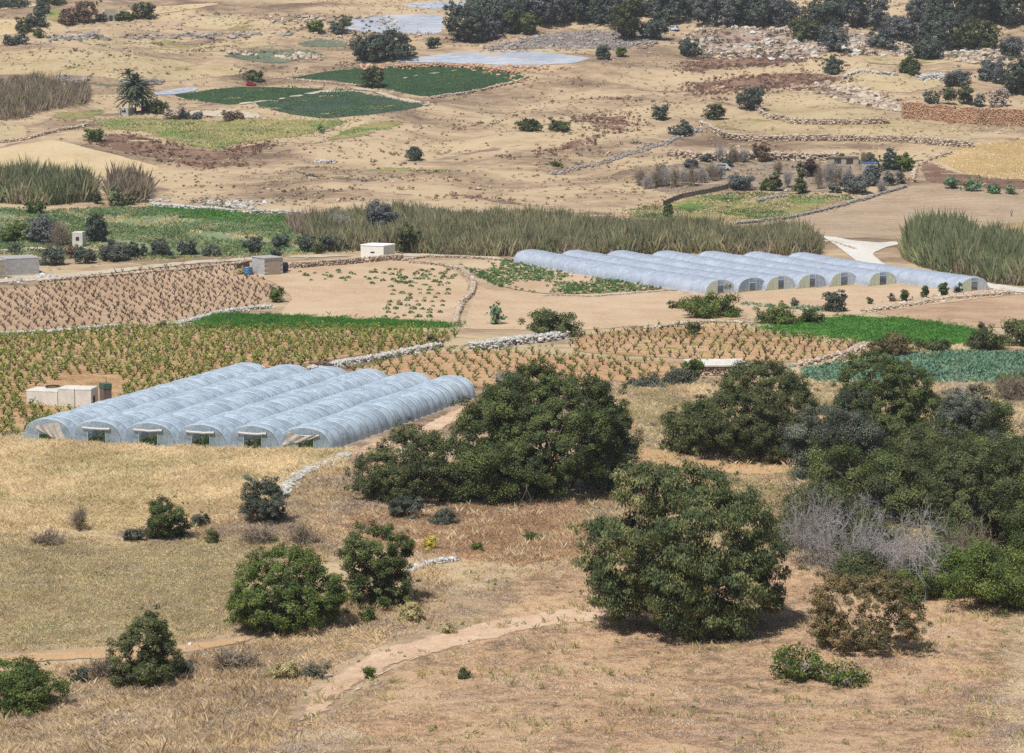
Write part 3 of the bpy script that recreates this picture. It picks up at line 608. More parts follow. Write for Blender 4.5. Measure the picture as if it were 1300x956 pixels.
M_deadb = plain_mat('brown_dead_wood', (128, 114, 96), (158, 142, 120), 3, k=.9)
M_vinewood = plain_mat('vine_wood', (84, 64, 56), (112, 88, 76), 4, k=.8)
def plant(name, px, py, w, h, mat, label, cat='shrub', style='dome', n=None, seed=0, lobes=None, leaf=None, rc=None, group=None, trunk=True, dep=.85, gap=0., drp=None, dens=1.0, nl=8, extra=3, r0=None, up=.35, bark=None, aspect=2.0, shell=(.62, 1.1), fill=.26, **kw):
    """px,py: foot in the photograph; w,h: size in photo pixels"""
    rng = np.random.default_rng(seed + int(abs(px) * 7 + py * 13) % 99991)
    b = G(px, py); s = S(b); W, Hh = w / s, h / s
    b[1] += W * .15; b[2] = float(H(b[0], b[1])) 
    lb = lobes if lobes is not None else auto_lobes(W, Hh, rng, nl, style, dep)
    if lobes is not None: lb = [(l[0] / s, l[1] / s, l[2] / s, l[3] / s, l[4] / s, l[5] / s) for l in lobes]
    lf = (leaf * .88) if leaf else max(.18, 2.4 / s)
    rcc = (rc * 1.25 if rc else max(.4, min(1.1, W * .12), 3.2 / s))
    A = w * h * (s * lf) ** -2 * 9.5 * aspect * dens
    V, Q, t = lobe_leaves(lb, n or A, rcc, rng, lf, drp, gap=gap, up=up, aspect=aspect, shell=shell, fill=fill)
    small = (w < 34)
    if small and not trunk:
        o = link(name, V, [Q], ML[mat], tint=t); o.location = [float(v) for v in b]; return tag(o, label, cat, group)
    root = empty(name, b, label, cat, group)
    link('foliage', V, [Q], ML[mat], tint=t, parent=root)
    mb = MB(); branch_tubes(mb, rng, lb, (0, 0, 0), r0 or max(.05, W * .022), spread=W * .03, extra=extra)
    o = mb.build('trunk' if style in ('tree', 'cone') else 'stems', bark or M_bark, root, origin=(0, 0, 0)); return root
def bare(name, px, py, w, h, label, cat='shrub', seed=0, mat=None, stems=9, depth=4, r0=None, group=None, dens=1.0, weep=0.0, sp=1.0):
    rng = np.random.default_rng(seed + 31); b = G(px, py); s = S(b); W, Hh = w / s, h / s
    P0, P1, A, B = [], [], [], []
    def grow(p, d, L, r, lev):
        q = p
        for i in range(3):
            d2 = d + rng.normal(size=3) * .22 + np.array([0, 0, .06 - weep * lev * .12]); d2 /= np.linalg.norm(d2)
            e = q + d2 * L / 3; e[2] = max(e[2], .02); P0.append(q); P1.append(e); A.append(r * (1 - i * .2)); B.append(r * (.8 - i * .2)); q = e; d = d2
            if lev < depth and (i > 0 or lev > 0):
                for _ in range(2 if rng.random() < dens else 1):
                    dd = d + rng.normal(size=3) * .75; dd /= np.linalg.norm(dd); grow(q, dd, L * (.5 + .25 * rng.random()), r * .55, lev + 1)
    r = r0 or max(.05, .35 / s)
    for i in range(stems):
        a = rng.random() * 6.283; t = (.15 + .7 * rng.random()) * sp
        d = np.array([math.cos(a) * t * W / Hh, math.sin(a) * t * W / Hh, 1.0]); d /= np.linalg.norm(d)
        grow(np.array([rng.normal() * W * .05, rng.normal() * W * .05, -.1]), d, Hh * (.45 + .2 * rng.random()), r, 1)
    mb = MB(); rr = np.maximum(A, .012 + .1 / s); r2 = np.maximum(B, .01 + .08 / s); mb.tubes(P0, P1, rr, r2, 3)
    V = np.concatenate(mb.v); zs = Hh / max(V[:, 2].max(), .1); xs = W / max(np.ptp(V[:, 0]), .1)
    mb.v = [V * np.array([xs, xs, zs])]
    o = mb.build(name, mat or M_dead, None); o.location = [float(v) for v in b]; return tag(o, label, cat, group)
def scatter_pts(poly, n=None, dens=None, seed=0, jit=2):
    """random ground points inside a photo outline, even per square metre"""
    rng = np.random.default_rng(seed); W = wpoly(poly, 14, jit, seed); W2 = W[:, :2]; lo, hi = W2.min(0), W2.max(0)
    ar = 0.5 * abs((W2[:, 0] * np.roll(W2[:, 1], -1) - W2[:, 1] * np.roll(W2[:, 0], -1)).sum())
    if n is None: n = int(ar * dens)
    m = int(n * np.prod(hi - lo) / max(ar, 1)) + 10
    Q = lo + rng.random((m, 2)) * (hi - lo); Q = Q[inpoly(Q, W2)]
    v = np.abs(Q[:, 0]) < Q[:, 1] * .26
    Q = Q[v]; return Q, rng
def patchy(Q, L, thr, rng, soft=.25, seed=1):
    r = np.random.default_rng(seed); f = np.zeros(len(Q))
    for i in range(7):
        l = L * (.4 + 1.2 * r.random()); a = r.random() * 6.283; f += np.sin(6.283 / l * (Q[:, 0] * math.cos(a) + Q[:, 1] * math.sin(a)) + r.random() * 6)
    f = f / 3.7; return Q[f + soft * rng.normal(size=len(Q)) > thr]
def grass(name, Q, rng, mat, h, wd, blades=3, lean=.6, tuft=.15, kind='stuff', label=None, cat=None, zoff=0., hvar=.6):
    """upright blades in tufts at ground points Q"""
    n = len(Q); q = np.repeat(Q, blades, 0); N_ = len(q)
    q = q + rng.normal(size=q.shape) * tuft; z = H(q[:, 0], q[:, 1]) + zoff
    hn = .78 + .22 * np.sin(q[:, 0] * .9 + 2 * np.sin(q[:, 1] * .31)) * np.sin(q[:, 1] * .7 + q[:, 0] * .23) + .14 * np.sin(q[:, 0] * .21 + 1.3 * np.sin(q[:, 1] * .13))
    hh = h * hn * (1 - hvar / 2 + hvar * rng.random(N_)) * np.repeat(.75 + .5 * rng.random(n), blades)
    a = rng.random(N_) * 6.283; wv = np.stack([np.cos(a), np.sin(a) * .4, 0 * a], 1) * wd * .5
    b = np.stack([q[:, 0], q[:, 1], z - .02], 1); ln = rng.normal(size=(N_, 2)) * lean * h
    m_ = b + np.stack([ln[:, 0] * .35, ln[:, 1] * .35, hh * .6], 1); tp = b + np.stack([ln[:, 0], ln[:, 1], hh], 1)
    V = np.stack([b - wv, b + wv, m_ + wv * .8, tp], 1).reshape(-1, 3); F_ = np.arange(N_ * 4).reshape(-1, 4)
    t = np.repeat(np.clip(np.repeat(rng.random(n), blades) * .6 + .4 * rng.random(N_), 0, 1), 4)
    o = link(name, V, [F_], ML[mat] if isinstance(mat, str) else mat, tint=t); return tag(o, label, cat, kind=kind)
def tussock(name, Q, rng, mat, size, m=14, flat=.6, leaf=None, kind='stuff', label=None, cat=None, aspect=2.2, svar=.9):
    """small rounded leafy clumps"""
    n = len(Q); sz = size * (1 - svar / 2 + svar * rng.random(n) ** 1.5); ct = rng.random(n); ci = np.repeat(np.arange(n), m); N_ = len(ci)
    g = rng.normal(size=(N_, 3)); g /= np.linalg.norm(g, axis=1, keepdims=True); g[:, 2] = np.abs(g[:, 2]); g *= (rng.random(N_) ** .4)[:, None]
    b = np.stack([Q[:, 0], Q[:, 1], H(Q[:, 0], Q[:, 1])], 1)
    C_ = b[ci] + g * sz[ci][:, None] * np.array([.5, .5, flat]); nn = g + .5 * rng.normal(size=(N_, 3)) + np.array([0, 0, .3]); nn /= np.linalg.norm(nn, axis=1, keepdims=True)
    lf = (leaf or size * .35) * (.7 + .6 * rng.random(N_))
    V, F_ = quads_leaves(C_, nn, lf, lf / aspect, rng)
    o = link(name, V, [F_], ML[mat], tint=np.repeat(np.clip(.6 * ct[ci] + .4 * rng.random(N_), 0, 1), 4)); return tag(o, label, cat, kind=kind)

# ================================================================== DRY STONE WALLS
MS = dict(white=stone_mat('white_rubble', (168, 160, 148), (206, 200, 188), (234, 230, 220)),
          tan=stone_mat('tan_rubble', (166, 144, 122), (204, 182, 156), (230, 214, 190)),
          grey=stone_mat('grey_rubble', (124, 116, 108), (160, 150, 140), (196, 186, 174)),
          clod=stone_mat('earth_clods', (160, 130, 106), (190, 160, 132), (214, 186, 156)),
          orange=stone_mat('orange_stone', (186, 142, 108), (208, 166, 130), (226, 192, 156)))
def stone_wall(pts, h, wd, mat, label, ssz=.4, seed=0, name='dry_stone_wall', tumble=.25, cat='wall', group=None):
    rng = np.random.default_rng(seed + abs(int(pts[0][0])) * 3); W = wpoly(pts, 12, 1.0, seed, closed=False)
    sg = np.linalg.norm(np.diff(W[:, :2], axis=0), axis=1); cum = np.concatenate([[0], np.cumsum(sg)]); Lt = cum[-1]
    C_, Z_ = [], []
    nlay = max(1, int(h / (ssz * .62))); nw = max(1, int(round(wd / ssz)))
    hm = .75 + .5 * np.interp(np.arange(0, Lt + 9, 4.0), np.arange(0, Lt + 9, 4.0), rng.random(len(np.arange(0, Lt + 9, 4.0))))
    for l in range(nlay):
        for q in range(nw):
            t = np.arange(0, Lt, ssz * .8); t = t + rng.normal(size=len(t)) * ssz * .2; t = np.clip(t, 0, Lt)
            hv = np.interp(t, np.arange(0, Lt + 9, 4.0), hm); keep = (l + .5) / nlay < hv + .1 * rng.normal(size=len(t)); t = t[keep]
            x = np.interp(t, cum, W[:, 0]); y = np.interp(t, cum, W[:, 1]); e = .5
            x2 = np.interp(np.clip(t + e, 0, Lt), cum, W[:, 0]) - np.interp(np.clip(t - e, 0, Lt), cum, W[:, 0]); y2 = np.interp(np.clip(t + e, 0, Lt), cum, W[:, 1]) - np.interp(np.clip(t - e, 0, Lt), cum, W[:, 1])
            nn = np.hypot(x2, y2) + 1e-9; off = ((q + .5) / nw - .5) * wd * (1 - .3 * l / max(nlay, 1)) + rng.normal(size=len(t)) * tumble * ssz
            x += -y2 / nn * off; y += x2 / nn * off
            C_.append(np.stack([x, y, H(x, y) + ssz * .25 + l * ssz * .62], 1))
    m = int(Lt * tumble * 2 / ssz * .5)
    t = rng.random(m) * Lt; x = np.interp(t, cum, W[:, 0]) + rng.normal(size=m) * wd * .7; y = np.interp(t, cum, W[:, 1]) + rng.normal(size=m) * wd * .7
    C_.append(np.stack([x, y, H(x, y) + ssz * .15], 1))
    C_ = np.concatenate(C_); s3 = ssz * (.7 + .75 * rng.random((len(C_), 3))) * np.array([1.15, 1.15, .85])
    mb = MB(); mb.stones(C_, s3, rng); o = mb.build(name, MS[mat]); return tag(o, label, cat, group)
def rocks(name, poly, n, size, mat, seed, label=None):
    Q, rng = scatter_pts(poly, n=n, seed=seed); Q = patchy(Q, 28, .1, rng, seed=seed)
    if poly is globals().get('HILL'): Q = excl(Q)
    sz = size * (.4 + 1.5 * rng.random((len(Q), 1)) ** 3) * (.7 + .6 * rng.random((len(Q), 3))) * np.array([1.2, 1, .7]); mb = MB()
    mb.stones(np.stack([Q[:, 0], Q[:, 1], H(Q[:, 0], Q[:, 1]) + sz[:, 2] * .15], 1), sz, rng, jit=.35)
    return tag(mb.build(name, MS[mat]), label, kind='stuff')
# ================================================================== TREES AND SHRUBS (foot x, foot y, width, height in photo pixels)
# --- the big gum tree
plant('gum_tree', 872, 812, 268, 235, 'euca', 'large rounded gum tree with drooping bronze green leaves on bare ground', 'tree', lobes=[
    (0, 0, 120, 88, 80, 92), (-80, 5, 88, 50, 50, 58), (-95, 10, 120, 40, 40, 34), (-44, -20, 182, 50, 50, 46), (12, 0, 180, 50, 50, 40), (72, 0, 142, 46, 46, 42), (98, 0, 92, 38, 40, 50),
    (60, -40, 60, 48, 44, 46), (-10, -50, 80, 60, 40, 56), (-60, -30, 140, 46, 44, 40), (20, -45, 140, 50, 40, 44), (115, 10, 60, 24, 30, 30), (-85, -10, 46, 30, 30, 26), (40, -40, 26, 60, 36, 24), (100, 15, 100, 32, 30, 36), (-70, 0, 205, 22, 24, 20), (-112, 0, 60, 20, 24, 22)],
    drp=.55, leaf=.36, rc=.62, aspect=3.6, up=.2, dens=1.2, r0=.14, gap=.0, fill=.4, shell=(.7, 1.06))
# --- carob thicket in the middle
plant('carob_tree', 690, 634, 225, 168, 'carob', 'tallest dark carob tree with dense crown right of the near plastic tunnels', 'tree', lobes=[
    (0, 0, 78, 78, 80, 70), (-50, 0, 90, 50, 50, 52), (-20, 0, 128, 46, 46, 36), (34, 0, 118, 56, 50, 40), (70, 0, 84, 44, 46, 46), (84, 0, 46, 40, 40, 38), (-70, 10, 60, 40, 40, 46), (0, -50, 50, 66, 36, 46), (-45, -40, 44, 46, 36, 40), (50, -40, 70, 44, 34, 40), (-66, -20, 110, 24, 24, 22)],
    leaf=.24, rc=.6, dens=1.5)
plant('mastic_shrub', 1218, 640, 120, 84, 'carob', 'dark green shrub under the narrow grey green tree', seed=25, leaf=.22)
plant('mastic_shrub', 1165, 612, 90, 84, 'mastic', 'shrub filling the gap right of the two headed tree', seed=26, leaf=.22)
plant('carob_tree', 525, 640, 145, 98, 'mastic', 'low spreading dark tree between the dirt track and the tall carob', 'tree', lobes=[
    (0, 0, 50, 56, 56, 44), (-46, 0, 34, 34, 34, 34), (44, 0, 44, 34, 40, 40), (6, 10, 70, 34, 34, 24), (-10, -30, 36, 50, 30, 34), (-56, -10, 24, 22, 22, 22)], leaf=.22, rc=.5, gap=.08)
plant('mastic_shrub', 615, 642, 110, 82, 'carob', 'round dark shrub at the foot of the tall carob tree', seed=3, leaf=.22, dens=1.1)
plant('mastic_shrub', 772, 632, 84, 92, 'grey', 'thin greyish shrub with bare twigs against the right side of the carob', seed=4, leaf=.22, gap=.25, dens=.8)
bare('dead_shrub', 650, 505, 50, 40, 'mauve leafless twigs rising behind the top of the tall carob', seed=2, stems=12)
bare('dead_shrub', 690, 505, 44, 34, 'pale bare twig clump behind the carob crown on its right', seed=8, stems=12)
# --- right-hand woodland
plant('evergreen_oak', 965, 586, 160, 122, 'mastic', 'broad round dark evergreen beside the sandy path with a flat leafy top', 'tree', lobes=[
    (8, 0, 66, 62, 56, 52), (-34, 0, 50, 44, 44, 44), (40, 0, 60, 40, 40, 46), (4, 0, 100, 46, 44, 22), (-62, 0, 40, 30, 34, 34), (0, -34, 36, 60, 30, 34), (48, -20, 26, 26, 26, 26)], leaf=.22, rc=.5, dens=1.2)
plant('mastic_shrub', 880, 578, 84, 78, 'mastic', 'mid sized dark shrub on the left flank of the broad round evergreen', seed=6)
plant('mastic_shrub', 1058, 610, 136, 116, 'grey', 'grey green bushy shrub right of the sandy path end', seed=7, leaf=.22)
plant('evergreen_oak', 1125, 590, 140, 146, 'carob', 'tall two headed dark tree below the cabbage field', 'tree', lobes=[
    (0, 0, 60, 60, 50, 54), (-18, 0, 108, 40, 40, 34), (26, 0, 96, 38, 38, 36), (46, 0, 56, 32, 34, 40), (-44, 0, 50, 32, 34, 40), (0, -36, 40, 54, 30, 36)], leaf=.22, rc=.52, dens=1.2)
plant('evergreen_oak', 1228, 610, 82, 116, 'grey', 'narrow grey green tree beside the dead grey branches at the edge of the wood', 'tree', lobes=[
    (0, 0, 56, 36, 36, 50), (6, 0, 94, 24, 26, 24), (-14, 0, 76, 24, 26, 26), (10, -20, 34, 32, 24, 32)], leaf=.22, rc=.5)
bare('dead_tree', 1215, 520, 60, 52, 'leafless grey tree above the cabbage field edge', 'tree', seed=12, stems=6)
plant('mastic_shrub', 1100, 655, 150, 90, 'carob', 'dark shrub in the wood just above the left dead branches', seed=11, leaf=.22)
plant('mastic_shrub', 1180, 668, 170, 122, 'mastic', 'wide dark shrub in the middle of the right hand wood', seed=12, leaf=.22)
plant('evergreen_oak', 1262, 700, 170, 150, 'mastic', 'tall dark tree standing at the heart of the wood by the frame', 'tree', seed=13, leaf=.22, rc=.5)
plant('mastic_shrub', 1300, 650, 130, 96, 'carob', 'dark bush above the tall tree beside the right hand soil strip', seed=14, leaf=.22)
plant('mastic_shrub', 1118, 752, 110, 52, 'mastic', 'shadowy undergrowth bush below the grey dead branches', seed=15, leaf=.22)
plant('mastic_shrub', 1275, 776, 130, 88, 'bright', 'fresh green low shrub spilling on the bare soil at the wood edge', seed=16, leaf=.22)
plant('mastic_shrub', 1195, 756, 100, 64, 'bright', 'small green shrub at the foot of the largest dead shrub', seed=17, leaf=.2)
plant('mastic_shrub', 1322, 720, 110, 110, 'carob', 'tall dark bush cut by the right edge of the photo', seed=18, leaf=.22)
plant('mastic_shrub', 1040, 700, 120, 84, 'mastic', 'dark low bush between the gum tree and the dead grey twigs', seed=19, leaf=.22)
plant('mastic_shrub', 1104, 728, 80, 74, 'mastic', 'dark bush poking through the grey dead shrubs', seed=91, leaf=.22)
plant('mastic_shrub', 1212, 735, 70, 80, 'carob', 'dark bush right of centre among the dead shrubs', seed=92, leaf=.22)
plant('mastic_shrub', 1160, 762, 90, 40, 'bright', 'low green shrub at the very foot of the silver tangle', seed=93, leaf=.2)
bare('dead_shrub', 1168, 752, 160, 134, 'largest dead shrub, a tangle of silver branches in the wood', seed=21, stems=14, depth=4, weep=.5, r0=.1, sp=2.0)
bare('dead_shrub', 1038, 716, 130, 116, 'silvery bare shrub just right of the gum tree crown', seed=22, stems=12, depth=4, weep=.2, r0=.09, sp=1.6)
bare('dead_shrub', 1098, 738, 140, 100, 'grey dead shrub between the two largest silvery ones', seed=23, stems=14, sp=1.6, r0=.07)
bare('dead_shrub', 1225, 742, 100, 100, 'dull grey dead shrub right of the largest tangle', seed=26, stems=14, sp=1.6, r0=.07, mat=M_deadb)
bare('dead_shrub', 1130, 660, 110, 60, 'low mass of grey twigs above the largest tangle', seed=27, stems=20, sp=2, r0=.06)
bare('dead_shrub', 1045, 655, 90, 60, 'grey twigs at the near end of the sandy path', seed=28, stems=18, sp=1.8, r0=.06)
plant('mastic_shrub', 1240, 570, 90, 70, 'carob', 'dark shrub tucked right of the narrow grey green tree', seed=29, leaf=.22)
plant('mastic_shrub', 1285, 612, 90, 76, 'mastic', 'rounded shrub above the right hand soil strip', seed=30, leaf=.22)
bare('dead_shrub', 1285, 510, 70, 46, 'dry brown leafless thicket beneath the cabbage field on the right', seed=24, stems=18, mat=M_deadb)
plant('russet_shrub', 1098, 832, 158, 116, 'rusty', 'airy russet shrub with thin stems standing right of the gum tree', lobes=[
    (0, 0, 62, 52, 50, 40), (-36, 0, 74, 34, 34, 26), (30, 0, 78, 38, 34, 28), (52, 0, 44, 26, 28, 24), (-50, 0, 34, 24, 24, 18), (10, -20, 28, 60, 30, 22)], leaf=.2, rc=.36, gap=.3, dens=.62, r0=.07, extra=6, fill=.12)
plant('fig_bush', 1010, 866, 70, 46, 'bright', 'pale green leafy bush with grey twigs at the foot of the picture', seed=31, leaf=.26, gap=.35, dens=.6, extra=5, bark=M_dead)
plant('fig_bush', 1068, 872, 84, 30, 'bright', 'low light green bush just right of the twiggy pale one', seed=32, leaf=.26, gap=.35, dens=.6, bark=M_dead)
# --- foreground shrubs left
plant('lentisk_shrub', 362, 804, 150, 106, 'bright', 'broad bushy green shrub left of the track with a rounded top', lobes=[
    (0, 0, 50, 50, 48, 46), (-42, 0, 36, 32, 34, 32), (46, 0, 44, 32, 34, 34), (4, 0, 80, 38, 34, 24), (0, -30, 30, 52, 26, 28), (60, 0, 30, 18, 20, 22)], leaf=.19, rc=.42, dens=1.3)
plant('lentisk_shrub', 474, 772, 104, 116, 'carob', 'taller open shrub with dark gaps beside the broad green one', lobes=[
    (0, 0, 78, 38, 36, 30), (-22, 0, 60, 26, 26, 26), (20, 0, 52, 30, 28, 24), (4, 0, 24, 42, 34, 22), (30, 0, 74, 20, 20, 14)], leaf=.19, rc=.42, gap=.2)
plant('lentisk_shrub', 182, 872, 96, 94, 'mastic', 'solitary shrub on the orange dirt strip near the bottom left', leaf=.18, rc=.38, gap=.06, lobes=[
    (0, 0, 46, 34, 34, 36), (-26, 0, 40, 24, 24, 30), (24, 0, 34, 24, 24, 26), (6, 0, 74, 24, 24, 18), (0, -20, 20, 42, 24, 20)])
plant('lentisk_shrub', 211, 685, 64, 52, 'carob', 'small round shrub on the edge of the wheat field', leaf=.18, rc=.36, seed=41)
plant('lentisk_shrub', 334, 668, 62, 72, 'grey', 'silvery open shrub beside the tumbled white stones', leaf=.18, rc=.36, gap=.2, seed=42)
plant('lentisk_shrub', 24, 905, 120, 70, 'bright', 'green shrub in the bottom left corner cut by the edge', leaf=.19, rc=.4, seed=43)
for k, (x, y, ww, hh, m, lb) in enumerate([
    (268, 690, 22, 18, 'carob', 'tiny dark bush in dry scrub just right of the wheat edge shrub'),
    (170, 688, 30, 18, 'grey', 'low grey bush just left of the shrub at the wheat edge'),
    (254, 468 + 200, 30, 16, 'grey', 'flat pale bush where wheat meets the scrub'),
    (360, 865, 48, 26, 'oliveg', 'straggly olive tuft below the broad green shrub'),
    (318, 655, 26, 20, 'grey', 'grey bush left of the silvery open shrub'),
    (400, 862, 34, 18, 'grey', 'grey low bush beside the lower end of the track'),
    (465, 790, 26, 22, 'bright', 'little bright bush under the taller open shrub'),
    (545, 700, 20, 18, 'yellow', 'yellow flowering bush by the small white rock pile'),
    (515, 660, 46, 30, 'grey', 'feathery grey bush in front of the low spreading tree'),
    (562, 668, 40, 22, 'grey', 'pale feathery bush further right in the rusty grass'),
    (676, 690, 22, 14, 'bright', 'small green tuft in the rusty dry grass'),
    (606, 700, 18, 12, 'bright', 'tiny green tuft at the lower edge of the rusty grass'),
    (520, 790, 40, 24, 'oliveg', 'olive clump on the shoulder of the track'),
    (590, 862, 16, 14, 'mastic', 'small dark weed on bare soil near the bottom'),
    (470, 862, 20, 16, 'bright', 'small leafy weed at the lower left of the track'),
    (570, 806, 26, 14, 'oliveg', 'low clump on the upper edge of the track'),
    (100, 868, 26, 22, 'grey', 'grey weed clump left of the solitary shrub'),
    (235, 858, 30, 18, 'grey', 'pale weed clump right of the solitary shrub')]):
    plant('bush', x, y, ww, hh, m, lb, 'bush', seed=50 + k, leaf=.15, rc=.25, trunk=False, nl=5, gap=.1)
bare('dry_bush', 100, 674, 40, 44, 'leafless fan of thin brown twigs at the wheat field edge', 'bush', seed=61, mat=M_deadb, stems=22, depth=3)
bare('dry_bush', 385, 690, 60, 36, 'grey brown bare scrub beneath the white stone line', 'bush', seed=62, mat=M_deadb, stems=26, depth=3)
bare('dry_bush', 330, 690, 60, 30, 'brown bare scrub under the silvery shrub', 'bush', seed=63, mat=M_deadb, stems=26, depth=3)
bare('dry_bush', 60, 690, 60, 24, 'low brown scrub along the stubble field corner', 'bush', seed=64, mat=M_deadb, stems=22, depth=3)
bare('dry_bush', 130, 860, 60, 34, 'mauve dry scrub left of the solitary shrub', 'bush', seed=65, mat=M_deadb, stems=26, depth=3)
bare('dry_bush', 300, 850, 80, 34, 'grey dry scrub below the pale rocks', 'bush', seed=66, mat=M_deadb, stems=26, depth=3)

